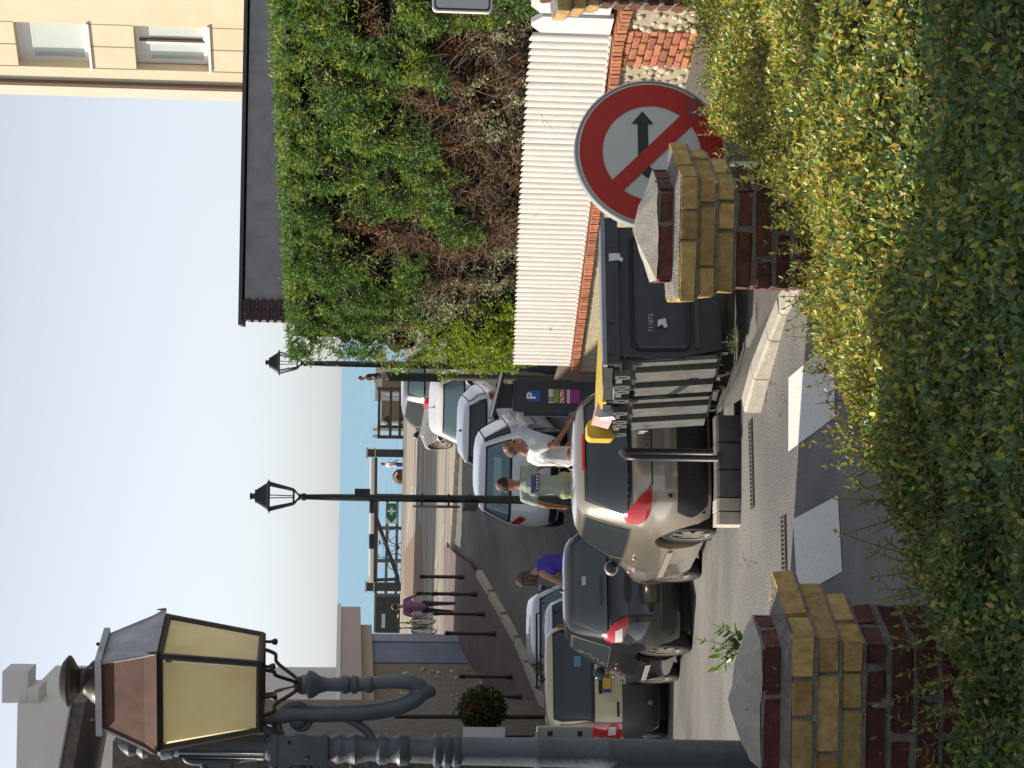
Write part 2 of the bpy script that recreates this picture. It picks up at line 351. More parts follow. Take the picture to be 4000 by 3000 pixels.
# right pavement round the bins, dropped kerb of pale concrete stones
kf = [(2972, 1615, .135), (3006, 1484, .13), (3046, 1334, .09), (3076, 1230, .06), (3112, 1172, .035)]
KP = [(gpt(a, b), h) for a, b, h in kf]
ext = KP[-1][0]+(KP[-1][0]-KP[0][0])*1.6; KP.append((Vector((ext.x, ext.y, 0)), .03))
c1, c2 = gpt(2893, 2052), gpt(2894, 1620)
pav = MB(); back = lambda p, d: Vector((p.x+.10*d, p.y+.9*d, 0))
poly = [(c1.x+.03, c1.y+.1), (c2.x, c2.y+.1), (KP[0][0].x+.12, KP[0][0].y+.1)]+[(p.x+.12, p.y+.08) for p, h in KP[1:]]+[(9, KP[-1][0].y), (9, 24), (2.2, 24), (.75, 19.6), (-.1, 19.3), (-.2, 18.3), (c1.x+.03, 18.0)]
hs = [.13, .13, .13]+[h for p, h in KP[1:]]+[.05, .12, .12, .12, .12, .12, .12]
hs[-6:] = [-.1, -.25, -.2, -.14, -.02, .06]
vs = [(x, y, h-.006) for (x, y), h in zip(poly, hs)]; N_ = len(vs)
bm = bmesh.new(); bv = [bm.verts.new(v) for v in vs]; bm.faces.new(bv)
bmesh.ops.triangulate(bm, faces=bm.faces[:]); me = bpy.data.meshes.new('pavement'); bm.to_mesh(me); bm.free()
me.materials.append(mat('pavement_tarmac', (.135, .128, .122), .93, nscale=5, namt=.15, bump=.5, bscale=200, detail=8, dust=((.26, .24, .22), 70, .69))); me.update()
rp_ = link('pavement', me); tag(rp_, kind='structure')
def kerb(a, b, ha, hb, wd, parent, m=concrete, gap=.006):
    d = (b-a); L_ = d.length; d.normalize(); nrm = Vector((-d.y, d.x, 0))
    if nrm.y < 0 and abs(nrm.y) > .3: nrm = -nrm
    if abs(nrm.y) <= .3 and nrm.x < 0: nrm = -nrm
    a2, b2 = a+d*gap, b-d*gap; c = .02
    ring = lambda p, h: [Vector((p.x, p.y, -.1)), Vector((p.x, p.y, h-c)), Vector((p.x, p.y, h))+nrm*c, Vector((p.x, p.y, h))+nrm*wd, Vector((p.x, p.y, -.1))+nrm*wd]
    mb = MB(); mb.add(ring(a2, ha)+ring(b2, hb), [(0, 1, 6, 5), (1, 2, 7, 6), (2, 3, 8, 7), (3, 4, 9, 8), (4, 3, 2, 1, 0), (5, 6, 7, 8, 9)])
    bmn = mb.build('kerb_stone', m, parent); return bmn
for (p, h), (q, g) in zip(KP, KP[1:]): kerb(p, q, h, g, .16, rp_)
for k in range(2): # two end blocks and the dark run beside the bins
    t0, t1 = k/2, (k+1)/2; w0 = (2052-1945)/(2052-1620)
    kerb(c1.lerp(c2, t0*w0), c1.lerp(c2, t1*w0), .15, .145, .2, rp_)
for k in range(3):
    t0 = w0+(1-w0)*k/3; t1 = w0+(1-w0)*(k+1)/3
    kerb(c1.lerp(c2, t0), c1.lerp(c2, t1), .14, .14, .16, rp_, mat('shaded_kerb', (.12, .115, .11), .9, nscale=12, namt=.2))  # run coloured dark to paint in the shade on its face
# crossing bars
for i, pts in enumerate([[(3081, 1475), (3202, 1376), (3262, 1420), (3262, 1628), (3083, 1764)], [(3100, 2028), (3276, 1935), (3290, 2232), (3120, 2330)]]):
    mb = MB(); mb.add([gpt(a, b, .005) for a, b in pts], [tuple(range(len(pts)))]); tag(mb.build('crossing_marking', paint_w), kind='structure')
# drain gratings
def drain(a, b, w_, label):
    A, B = gpt(*a), gpt(*b); d = B-A; L_ = d.length; ang = math.atan2(d.y, d.x)
    t = thing('drain_grating', label, 'drain', A, ang)
    mb = MB(); mb.box((L_/2, 0, .004), (L_, w_, .006)); mb.build('channel', black_iron, t)
    n = int(L_/.035)
    mb = MB()
    for k in range(n): mb.box((.018+k*.035, 0, .011), (.014, w_*.86, .008))
    mb.build('bar_row', mat('worn_steel', (.22, .20, .18), .5, metal=.6), t)
    mb = MB()
    for s in (-1, 1): mb.box((L_/2, s*w_*.5, .01), (L_, .012, .014))
    mb.build('frame', mat('worn_steel', (.22, .20, .18), .5, metal=.6), t)
drain((3072, 2235), (3068, 2015), .12, 'long slotted drain grating across the road beside the white crossing bar')
drain((2946, 1985), (2938, 1640), .09, 'narrow slotted drain grating in the gutter before the bins')

# ================================================================== street frame of the right-hand boundary wall
HD = R(20.6); tS = Vector((-math.sin(HD), math.cos(HD), 0)); nS = Vector((-math.cos(HD), -math.sin(HD), 0))
P0 = Vector((2.98, 21.7, 0))
def fpos(ix, iy, off=0): return hit(ix, iy, P0+nS*off, nS)
def sfix(s, off, z): return P0+tS*s+nS*off+Vector((0, 0, z))
def sof(p): return (Vector((p.x, p.y, 0))-P0).dot(tS)
# white picket fence
fr = thing('picket_fence', 'white fence of close rounded vertical slats on top of the brick wall', 'fence', P0, 0)
sa, sb = sof(fpos(2380, 130)), sof(fpos(2221, 1419))
zt = [(sof(fpos(a, b)), fpos(a, b).z) for a, b in ((2066, 130), (2050, 355), (2024, 795), (2002, 1419))]
zb = [(sof(fpos(a, b)), fpos(a, b).z) for a, b in ((2380, 130), (2357, 355), (2298, 795), (2221, 1419))]
pitch = .137; ns = int((sb-sa)/pitch); pitch = (sb-sa)/ns
white_f = mat('white_fence_paint', (.72, .705, .67), .55, nscale=5, namt=.06, rnd=.03)
prof = [(-.062, -.004), (-.054, .018), (-.030, .034), (0, .040), (.030, .034), (.054, .018), (.062, -.004)]
vs = []; hts = [.955, .965, .99, 1, .99, .965, .955]
for (a, b_), h in zip(prof, hts): vs += [(a, b_, 0), (a, b_, h)]
vs += [(-.064, -.006, 0), (-.064, -.006, .94), (.064, -.006, 0), (.064, -.006, .94)]
fs = [(2*i, 2*i+2, 2*i+3, 2*i+1) for i in range(6)]+[(14, 0, 1, 15), (12, 16, 17, 13), (16, 14, 15, 17), (15, 1, 3, 5, 7, 9, 11, 13, 17)]
slat = MB(); slat.add(vs, fs); slat_me = slat.mesh('slat', 50); slat_me.materials.append(white_f)
base_rot = math.atan2(tS.y, tS.x)   # local x along the street, local y -> towards the street
for k in range(ns):
    s = sa+pitch*(k+.5); z0 = lerp(zb, s); z1 = lerp(zt, s)
    o = link('slat', slat_me, fr, tS*s+nS*.02+Vector((0, 0, z0)), (R(random.uniform(-.4, .4)), R(random.uniform(-.25, .25)), base_rot)); o.scale = (pitch/.136, 1, z1-z0+random.uniform(-.004, .004))
for zf in (.2, .8):
    a, b_ = sfix(sa, -.03, lerp(zb, sa)*(1-zf)+lerp(zt, sa)*zf)-P0, sfix(sb, -.03, lerp(zb, sb)*(1-zf)+lerp(zt, sb)*zf)-P0
    mb = MB(); mb.tube([a, b_], .03, 4); mb.build('rail', white_f, fr)
mb = MB(); mb.tube([sfix(sa, .03, lerp(zb, sa)-.012)-P0, sfix(sb, .03, lerp(zb, sb)-.012)-P0], .016, 6); mb.build('base_rail', white_f, fr)
# two broad smooth panels at the near end
gt = thing('garden_gate', 'pair of broad smooth white boards closing the near end of the slat fence', 'gate', P0)
for k, (i0, i1) in enumerate(((60, 128), (-90, 52))):
    s1, s0 = sof(fpos(2380, i1)), sof(fpos(2385, i0)); z0, z1 = fpos(2382, i1).z, fpos(2068, i1).z
    mb = MB(); w_ = s1-s0-.03
    mb.prism([(-w_/2, 0), (w_/2, 0), (w_/2, z1-z0-.1), (w_/2-.12, z1-z0), (-w_/2+.12, z1-z0), (-w_/2, z1-z0-.1)], -.03, .03, Matrix.Rotation(R(90), 3, 'X'))
    mb.build('board', mat('white_board', (.66, .67, .70), .55, nscale=4, namt=.03), gt, loc=tS*(s0+s1)/2+Vector((0, 0, z0)), rot=(0, 0, base_rot))
# wall under the fence
flint_m = mat('cream_flint_mortar', (.42, .36, .26), .95, nscale=16, namt=.2, bump=.8, bscale=60)
wl = thing('garden_wall', 'flint and brick garden wall with a red brick coping under the white fence', 'wall', P0)
s_near = sof(fpos(2400, -60))
mb = MB(); m4 = []
for s in (s_near-3, sa, (sa+sb)/2, sb+.05): 
    z1 = lerp(zb, s)-.10
    m4.append((s, z1))
vs = []
for s, z1 in m4:
    for off in (.10, -.2): vs += [sfix(s, off, -2)-P0, sfix(s, off, z1)-P0]
fs = []
for i in range(3):
    b0 = i*4; fs += [(b0, b0+4, b0+5, b0+1), (b0+2, b0+3, b0+7, b0+6), (b0+1, b0+5, b0+7, b0+3)]
fs += [(0, 1, 3, 2), (12, 14, 15, 13)]
mb.add(vs, fs); mb.build('flint_panel', flint_m, wl)
rb = [bevelled((.062, .34, .10), .006, .003, seed=k) for k in range(3)]
for q in rb: q.materials.append(brick_o)
k = 0; s = s_near
while s < sb-.02:
    sl2 = math.atan2(lerp(zb, s+.5)-lerp(zb, s-.5), 1)
    link('coping_brick', rb[k % 3], wl, tS*s+nS*(.0+random.uniform(-.006, .006))+Vector((0, 0, lerp(zb, s)-.085)), (0, -sl2, base_rot)); s += .0735; k += 1
    if k > 190: break
br = [bevelled((.215, .105, .066), .008, .004, seed=k+9) for k in range(3)]; bh = [bevelled((.105, .105, .066), .008, .004, seed=k+19) for k in range(2)]
for q in br+bh: q.materials.append(brick_o)
pier0, pier1 = sof(fpos(2600, 135, .1)), sof(fpos(2600, 238, .1)); pc = (pier0+pier1)/2
mb = MB(); ztop = lerp(zb, pc)-.14
for c in range(14):
    z = ztop-.035-c*.079; n_ = [(-.24, 1), (0, 1), (.24, 1)] if c % 2 == 0 else [(-.3, 0), (-.13, 1), (.11, 1), (.28, 0)]
    for dx, st in n_:
        link('brick', random.choice(br if st else bh), wl, tS*(pc+dx)+nS*(.075+random.uniform(-.006, .006))+Vector((0, 0, z)), (0, 0, base_rot+R(random.uniform(-1, 1))))
stone_m = mat('flint_stone', (.46, .40, .30), .7, nscale=10, namt=.3, rnd=.4, bump=.3, bscale=30)
sv = []
for k in range(5):
    mb = MB(); mb.ell((0, 0, 0), (.055, .03, .036), 8, 5, jit=.14); q = mb.mesh('stone', 180); q.materials.append(stone_m); sv.append(q)
placed = []; tries = 0
while len(placed) < 210 and tries < 5000:
    tries += 1; s = random.uniform(pier0-1.2, pier1+1.3); z = ztop-random.uniform(.03, 1.15)
    if pier0-.08 < s < pier1+.08: continue
    if any(abs(s-a) < .10 and abs(z-b_) < .062 for a, b_ in placed): continue
    placed.append((s, z)); o = link('flint_stone', random.choice(sv), wl, tS*s+nS*.098+Vector((0, 0, z)), (0, R(random.uniform(-25, 25)), base_rot)); o.scale = [random.uniform(.7, 1.25)]*3
# weathered timber end and low side wall beyond the fence
e0 = sb+.06
mb = MB()
for k in range(6): mb.box(tS*(e0+.05+k*.11)+nS*-.02+Vector((0, 0, -.25)), (.10, .05, 1.1), rotz(base_rot))
tag(mb.build('timber_boarding', mat('grey_timber', (.20, .15, .12), .85, nscale=8, namt=.3, stretch=(1, 1, .2)), loc=P0), 'weathered grey timber boards at the far end of the garden wall', 'boarding')

# ================================================================== tall patchy hedge above the fence
hg = thing('tall_hedge', 'tall clipped conifer hedge with brown bald patches rising behind the white fence', 'hedge', P0)
hs0, hs1 = sof(fpos(1500, -260)), sof(fpos(1500, 1425, -.2))
HT = at(1100, 700, 24).z; HB = .55
Ltot = hs1-hs0
def hedge_depth(s, z):
    p = Vector((s, z, 0)); d = .20*noise.noise(p*1.1)+.22*noise.noise(p*2.4+Vector((5, 1, 0)))+.11*noise.noise(p*5.5)
    return d
# core
mb = MB(); nu, nv = 150, 60; vs = []
for i in range(nu+1):
    s = hs0+Ltot*i/nu
    for j in range(nv+1):
        z = HB+(HT-.06-HB)*j/nv; hq = Vector((s*.8+3.1, z*.8-3.1, 3.1)); hq2 = Vector((s*2+8.7, z*2-8.7, 8.7)); d = hedge_depth(s, z)*1.25-.50-.5*sst((noise.noise(hq2)*.9+noise.noise(hq)*.55-.10)*5)+.06*noise.noise(Vector((s*9, z*9, 2)))
        if j > nv-6: d -= .03*(j-nv+6)
        vs.append(tS*s+nS*d+Vector((0, 0, z)))
fs = [(i*(nv+1)+j, (i+1)*(nv+1)+j, (i+1)*(nv+1)+j+1, i*(nv+1)+j+1) for i in range(nu) for j in range(nv)]
mb.add(vs, fs)
b0 = len(mb.v); A = [tS*s+nS*d+Vector((0, 0, z)) for s in (hs0, hs1-.3) for d in (-.5, -1.5) for z in (HB, HT-.1)]
mb.add(A, [(0, 1, 3, 2), (4, 6, 7, 5), (2, 3, 7, 6), (1, 5, 7, 3)])
mb.build('branch_core', mat('hedge_inner_shade', (.017, .013, .009), .95, nscale=22, namt=.75, bump=1, bscale=34, detail=8), hg)  # near-black, so the shade of the hollows is in the colour
n = 125000
S_ = rng.uniform(hs0, hs1+.35, n); Zv = HB+(HT-HB)*rng.uniform(0, 1, n)
uv = np.stack([S_, Zv, np.zeros(n)], 1)
def nzv(sc, off): return np.array([noise.noise(Vector((a*sc+off, b*sc-off, off))) for a, b in zip(S_, Zv)])
n1, n2, n3 = nzv(.8, 3.1), nzv(2.0, 8.7), nzv(5.5, 1.3)
hfrac = (Zv-HB)/(HT-HB); u = (S_-hs0)/Ltot
# what grows where: 0 green spray, 1 yellow-green spray, 2 brown dead, 3 small pale leaves, 4 bright ground ivy
kind = np.zeros(n, int)
kind[(n3+n2*.6) > .18] = 1
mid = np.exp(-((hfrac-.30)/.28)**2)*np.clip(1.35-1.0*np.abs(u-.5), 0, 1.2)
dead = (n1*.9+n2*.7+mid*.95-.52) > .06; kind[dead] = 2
lowz = hfrac < .42+.1*n1; rightu = u < .42
k3 = lowz & rightu & (n2 > -.12); kind[k3 & (n3 > -.05)] = 3
ivy = (u > .80) & (hfrac < .60-.2*n2) & (u < 1.03) & (hfrac < (u-.68)*2.4); kind[ivy] = 4
k3b = (u > .70) & (u < .99) & (hfrac < .64) & (hfrac > .1) & (np.abs(hfrac-(u-.66)*2.1) < .15) & (n3 > -.05); kind[k3b] = 3
keep = np.ones(n, bool)
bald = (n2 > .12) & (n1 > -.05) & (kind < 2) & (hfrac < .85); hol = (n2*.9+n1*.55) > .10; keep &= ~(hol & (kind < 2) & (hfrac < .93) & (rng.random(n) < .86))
keep &= ~((kind == 2) & (rng.random(n) < .12))
keep &= ~((kind == 3) & (rng.random(n) < .45))
dep = np.array([hedge_depth(a, b) for a, b in zip(S_, Zv)])
inn = rng.exponential(.06, n); dout = dep-.22-inn-(.17*(kind == 2))-.16*(kind == 3)+.10*(kind == 4)
end = S_ > hs1; dout[end] -= rng.uniform(0, 1.1, end.sum())
topm = rng.random(n) < .10; Zv = np.where(topm & (kind < 2), HT+.05*n2+rng.uniform(-.05, .06, n), Zv); dout = np.where(topm, dout-rng.uniform(0, .9, n), dout)
kind[topm] = np.where(kind[topm] > 1, 0, kind[topm])
T3 = np.array(tS); N3 = np.array(nS)
P = S_[:, None]*T3+dout[:, None]*N3+np.stack([np.zeros(n), np.zeros(n), Zv], 1)
dirs = N3*.55+rand_unit(n)*.75+np.array([0, 0, .35]); nrm = N3*.7+np.array([0, 0, .5])+rand_unit(n)*.55
Ln = np.where(kind == 3, rng.uniform(.035, .06, n), np.where(kind == 4, rng.uniform(.03, .055, n), np.where(kind == 2, rng.uniform(.03, .085, n), rng.uniform(.04, .088, n))))
Wd = np.where(kind == 3, Ln*.55, np.where(kind == 4, Ln*.6, np.where(kind == 2, Ln*.22, Ln*.33)))
pal = np.array([[.10, .19, .04], [.25, .33, .055], [.17, .105, .06], [.42, .46, .27], [.20, .29, .02]])
C = pal[kind]*rng.uniform(.6, 1.35, (n, 1))*rng.uniform(.92, 1.08, (n, 3))
br_ = (kind == 2); C[br_] *= rng.choice([.35, .7, 1.0, 1.5], br_.sum())[:, None]; og = br_ & (n3 > .22); C[og] = C[og]*np.array([1.3, 1.0, .75])
gmix = np.clip(.5+n1*.9, 0, 1)[:, None]; C = np.where((kind < 2)[:, None], C*(1-.25*gmix)+np.array([.02, .045, .012])*.25*gmix, C)
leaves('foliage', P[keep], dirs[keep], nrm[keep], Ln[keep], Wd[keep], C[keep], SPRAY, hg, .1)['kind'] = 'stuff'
# bare twigs
mb = MB()
for k in range(2600):
    u_ = random.random(); s = hs0+Ltot*u_; z = HB+(HT-HB)*min(.95, max(.02, random.gauss(.34, .22))); d = hedge_depth(s, z)-.36
    a = Vector(tS*s+nS*d+Vector((0, 0, z))); v = (tS*random.uniform(-1, 1)+nS*random.uniform(0, .6)+Vector((0, 0, random.uniform(-.4, .9)))).normalized(); L_ = random.uniform(.10, .42)
    mid_ = a+v*L_*.5+Vector((0, 0, random.uniform(-.04, .04))); mb.tube([a, mid_, a+v*L_+Vector((0, 0, -.03))], [.004, .003, .0015], 3, False)
o = mb.build('twig', mat('hedge_twig', (.20, .15, .10), .9, nscale=20, namt=.3), hg); o['kind'] = 'stuff'

# ================================================================== buildings behind the hedge
HDb = R(40); tB = Vector((-math.sin(HDb), math.cos(HDb), 0)); nB = Vector((-math.cos(HDb), -math.sin(HDb), 0))
PB = at(900, 392, 47); PB.z = 0
cb = thing('cream_house', 'cream rendered house with two white framed windows above the hedge', 'house', PB, 0)
rotB = math.atan2(tB.y, tB.x)
def bpt(ix, iy, off=0): return hit(ix, iy, PB+nB*off, nB)
def bs(p): return (Vector((p.x, p.y, 0))-PB).dot(tB)
cream = mat('cream_render', (.72, .62, .44), .85, nscale=1.6, namt=.05, bump=.1, bscale=60)
cream_l = mat('pale_corner_board', (.72, .66, .53), .8)
ztopB, zbotB = 14.5, bpt(958, 300).z
wins = [((62, 90), (343, 262)), ((526, 102), (812, 272))]
def bq(mb, s0, s1, z0, z1, off0, off1):   # box on the wall
    c = tB*(s0+s1)/2+nB*(off0+off1)/2+Vector((0, 0, (z0+z1)/2)); mb.box(c, (abs(s1-s0), abs(off1-off0), abs(z1-z0)), rotz(rotB)); return mb
WR = []
for (a, b_), (c, d) in wins:
    p, q = bpt((a+c)/2, b_), bpt((a+c)/2, d); WR.append((bs(p), bs(q), bpt(c, (b_+d)/2).z, bpt(a, (b_+d)/2).z))
sR = bs(bpt(500, -160)); wl0 = min(r[0] for r in WR); wl1 = max(r[1] for r in WR)
wl0, wl1 = min(WR[0][0], WR[0][1]), max(WR[0][0], WR[0][1])
mb = MB()                                                     # wall as piers and bands round the openings
bq(mb, sR, wl0, -1, ztopB, 0, -.4); bq(mb, wl1, 0, -1, ztopB, 0, -.4)
zz = sorted([-1]+[z for r in WR for z in r[2:]]+[ztopB])
for z0, z1 in ((zz[0], zz[1]), (zz[2], zz[3]), (zz[4], zz[5])): bq(mb, wl0, wl1, z0, z1, -.002, -.4)
bq(mb, sR, 0, -1, ztopB, -.42, -7)
mb.build('wall', cream, cb)
mb = MB(); bq(mb, -.30, -.02, zbotB-.3, ztopB, .04, .0); mb.build('corner_board', cream_l, cb)
mb = MB(); mb.tube([tB*-.42+nB*.05+Vector((0, 0, zbotB-.4)), tB*-.42+nB*.05+Vector((0, 0, ztopB))], .045, 8); mb.build('drainpipe', mat('brown_pipe', (.16, .09, .06), .6), cb)
mb = MB()                                                     # scored joints of the render panels
jm = mat('render_joint', (.33, .26, .15), .9)
for fr_ in (0, .5, 1.0):
    s = wl0+(wl1-wl0)*fr_
    for z0, z1 in ((zz[0], zz[1]-.06), (zz[2]+.0, zz[3]-.06), (zz[4], zz[5])):
        if z1 > z0: bq(mb, s-.012, s+.012, z0, z1, .003, -.004)
mb.build('panel_joint', jm, cb)
wf = mat('white_window_frame', (.80, .79, .75), .5)
pane_m = mat('pale_pane', (.52, .56, .52), .12, nscale=1.2, namt=.06, coat=.5)  # panes coloured a pale grey-green
for i, r in enumerate(WR):
    s0, s1 = min(r[:2]), max(r[:2]); z0, z1 = r[2], r[3]; D = -.30
    mb = MB(); f_ = .09
    for a in ((s0, s0+f_, z0, z1), (s1-f_, s1, z0, z1), (s0+f_, s1-f_, z1-f_, z1), (s0+f_, s1-f_, z0, z0+f_*1.3)): bq(mb, *a, D+.08, D)
    wo = mb.build('window', wf, cb)
    mb = MB(); bq(mb, s0+f_, s1-f_, z0+f_, z1-f_, D+.035, D+.02); mb.build('pane', pane_m, wo)
    mb = MB(); bq(mb, s0+f_, s1-f_, z1-.34, z1-f_, D+.04, D+.036); mb.build('blind', mat('blind', (.75, .74, .70), .7), wo)
    if i == 1:
        mb = MB(); c_ = s0+(s1-s0)*.5; bq(mb, c_-.05, c_-.01, z0+f_, z1-f_, D+.09, D+.03); mb.build('mullion', mat('dark_mullion', (.09, .05, .04), .6), wo)
        mb = MB(); bq(mb, c_, c_+.07, z0+f_, z1-f_, D+.1, D+.03); mb.build('casement', wf, wo)
    mb = MB(); bq(mb, s0-.03, s1+.03, z0-.06, z0-.003, .05, D); mb.build('sill', wf, wo)
# grey wall with brick quoin
PG = at(1000, 1250, 40); 
ga = thing('grey_annex', 'long grey rendered annex wall with a dark brick end standing behind the hedge', 'annex', (PG.x, PG.y, 0))
gE = Vector((1, 0, 0)); gN = Vector((gE.y, -gE.x, 0)); rG = math.atan2(gE.y, gE.x)
zG = at(938, 1250, 40).z
Ga = lambda s, off, z: gE*s+gN*off+Vector((0, 0, z))
mb = MB(); mb.box(Ga(4.6, -.75, zG/2-.04), (8.4, 1.5, zG-.08), rotz(rG)); mb.build('wall', mat('grey_render', (.31, .31, .31), .92, nscale=3, namt=.16, bump=.3, bscale=50, dust=((.24, .24, .25), 9, .66)), ga)
mb = MB(); mb.box(Ga(4.4, -.75, zG), (9.0, 1.66, .07), rotz(rG)); mb.build('coping', mat('dark_coping', (.10, .09, .09), .85), ga)
qb = [bevelled((.205, .1, .062), .005, .003, seed=k+40) for k in range(2)]
for q in qb: q.materials.append(mat('dark_quoin_brick', (.10, .06, .06), .9, nscale=20, namt=.3, rnd=.25))
mb = MB(); mb.box(Ga(.2, -.73, zG/2-.05), (.40, 1.46, zG-.1), rotz(rG)); mb.build('quoin_mortar', mat('quoin_mortar', (.16, .14, .14), .9), ga)
for c in range(22):
    for k in range(2): link('brick', random.choice(qb), ga, Ga(.1+k*.215+(.0 if c % 2 else -.04), .02, zG-.085-c*.074), (0, 0, rG))
# ================================================================== brick gate pillars
PSI = R(16)
yb = {}
def bset(nm, m, bev=.004, jit=.0025):
    a = [bevelled((.218, .103, .062), bev, jit, 2, k+60) for k in range(4)]; b = [bevelled((.103, .103, .062), bev, jit, 2, k+70) for k in range(3)]
    for q in a+b: q.materials.append(m); q.polygons.foreach_set('use_smooth', [True]*len(q.polygons)); q.set_sharp_from_angle(angle=R(50))
    yb[nm] = (a, b)
bset('y', brick_y); bset('r', brick_r, .007, .005)
PLAN = [Vector((-.25, -.19)), Vector((.22, -.19)), Vector((.39, .13)), Vector((-.25, .13))]     # splayed plan: the right flank runs back at an angle
def inset(d):
    n_ = len(PLAN); out = []
    for i in range(n_):
        a, b, c = PLAN[i-1], PLAN[i], PLAN[(i+1) % n_]; e1, e2 = (b-a).normalized(), (c-b).normalized(); n1, n2 = Vector((-e1.y, e1.x)), Vector((-e2.y, e2.x))
        k = d/(1+n1.dot(n2)); out.append(b+(n1+n2)*k)
    return out
def slab(mb, d0, z0, d1, z1):
    A_, B_ = inset(d0), inset(d1); mb.add([(p.x, p.y, z0) for p in A_]+[(p.x, p.y, z1) for p in B_], [(0, 1, 5, 4), (1, 2, 6, 5), (2, 3, 7, 6), (3, 0, 4, 7), (4, 5, 6, 7), (3, 2, 1, 0)])
def pillar(label, ixtop, iyc, y, nshaft, psi):
    # (ixtop, iyc): photo position of the front right corner of the widest course
    q = at(ixtop, iyc, y); org = Vector((q.x, q.y, 0))-rotz(psi) @ Vector((.22, -.19, 0)); t = thing('brick_pillar', label, 'pillar', org, psi)
    zy = q.z; zc = zy+.075; A = zc+.085
    mb = MB(); A_ = inset(.075); cen = sum(A_, Vector((0, 0)))/4
    mb.add([(p.x, p.y, zc) for p in A_]+[(cen.x+.02*(p.x-cen.x), cen.y+.02*(p.y-cen.y), A) for p in A_], [(0, 1, 5, 4), (1, 2, 6, 5), (2, 3, 7, 6), (3, 0, 4, 7), (4, 5, 6, 7), (3, 2, 1, 0)])
    bm = bmesh.new(); me = mb.mesh('cement_cap'); bm.from_mesh(me); bmesh.ops.subdivide_edges(bm, edges=bm.edges[:], cuts=7, use_grid_fill=True)
    for v in bm.verts:
        g = noise.noise(v.co*9+org)*.007+noise.noise(v.co*33+org)*.004; v.co += Vector((g*.6, g*.6, g))
    bm.to_mesh(me); bm.free(); me.materials.append(concrete_d); me.polygons.foreach_set('use_smooth', [True]*len(me.polygons)); me.set_sharp_from_angle(angle=R(40)); link('cement_cap', me, t)
    def course(d, z, nm, ph):
        a, b = yb[nm]; pl = inset(d)
        for s in range(4):
            p0, p1 = pl[s], pl[(s+1) % 4]; e = (p1-p0); L_ = e.length; e.normalize(); nn_ = Vector((-e.y, e.x)); rz_ = math.atan2(e.y, e.x)
            x = 0 if s != 2 else .1; k = 0; L_ -= .0 if s == 0 else .02
            seq = (1, 0) if (ph+s) % 2 == 0 else (0, 1)
            while L_-x > .05:
                st = seq[k % 2]; wd = min((.218 if st else .103)*random.uniform(.93, 1.05), L_-x)
                if L_-x-wd < .06: wd = L_-x
                me_ = random.choice(a if st else b); sc = wd/(.218 if st else .103); c = p0+e*(x+wd/2)+nn_*(.0515+random.uniform(-.002, .003))
                o = link('brick', me_, t, (c.x, c.y, z+random.uniform(-.0015, .0015)), (R(random.uniform(-.8, .8)), R(random.uniform(-.5, .5)), rz_+R(random.uniform(-.6, .6))))
                o.scale = (sc, 1, random.uniform(.95, 1.03)); x += wd+random.uniform(.008, .015); k += 1
    course(.075, zc-.034, 'r', 0)
    mb = MB(); slab(mb, .012, zy+.001, .085, zc-.055); slab(mb, .082, zc-.07, .082, zc-.001); mb.build('cement_fillet', mortar, t)
    z = zy-.032
    for k, d in enumerate((0, .019, .038)):
        course(d, z, 'y', k); mb = MB(); slab(mb, d+.010, z-.042, d+.010, z+.030); mb.build('mortar_bed', mortar, t); z -= .0755
    zs = z
    for k in range(nshaft): course(.057, z, 'r', k); z -= .0755
    mb = MB(); slab(mb, .063, 0, .063, zs+.04); mb.build('mortar_core', mortar, t)
    return t
p1 = pillar('brick gate pillar with broad yellow brick corbels beside the cast iron street lantern', 3100, 2480, 5.75, 9, R(1))
p2 = pillar('brick gate pillar with yellow brick corbels in front of the no right turn sign', 2662, 688, 7.65, 8, R(-1))
p3 = pillar('brick gate pillar with yellow corbels in front of the white garden gate boards', 2188, -330, 10.1, 10, R(-1))
# sprig growing on the first pillar
def shoot(P, T, Nn, Ln, Wd, C, base, d, L_, n, size, pal, stem=None):
    d = Vector(d).normalized(); side = d.cross(Vector((.3, .5, .8))).normalized()
    pts = []
    for k in range(n+1):
        f = k/n; p = Vector(base)+d*L_*f+Vector((0, 0, -.10*L_*f*f)); pts.append(p)
        if k == 0: continue
        for s_ in (-1, 1):
            ax = Matrix.Rotation(k*1.4, 3, d) @ side
            dr = (d*.6+ax*s_).normalized(); P.append(p); T.append(dr); Nn.append((d+Vector((random.uniform(-.3, .3),)*3))); q = size*random.uniform(.75, 1.2)*(1-.35*f); Ln.append(q); Wd.append(q*.42); C.append([c*random.uniform(.7, 1.3) for c in random.choice(pal)])
    P.append(pts[-1]); T.append(d); Nn.append(side); Ln.append(size*.8); Wd.append(size*.3); C.append(pal[0])
    if stem is not None: stem.tube(pts, [.0022*(1-.6*k/n) for k in range(n+1)], 4)
sp = thing('sprig', 'small green sprig of leaves sprouting behind the yellow corbelled pillar by the lantern', 'plant', at(2880, 2520, 6.2))
A_ = [[] for _ in range(6)]; mb = MB()
for k in range(7): shoot(*A_, (random.uniform(-.02, .02), 0, -.04), (random.uniform(-.7, .7), random.uniform(-.3, .3), 1), random.uniform(.09, .16), 4, .055, [(.13, .24, .04), (.08, .16, .03), (.2, .28, .08)], mb)
leaves('foliage', *[np.array([list(v) for v in q]) if i < 3 or i == 5 else np.array(q) for i, q in enumerate(A_)], LEAF, sp); mb.tube([(0, 0, -.45), (0, 0, -.03)], .004, 4); mb.build('stem', mat('green_stem', (.10, .12, .04), .8), sp)

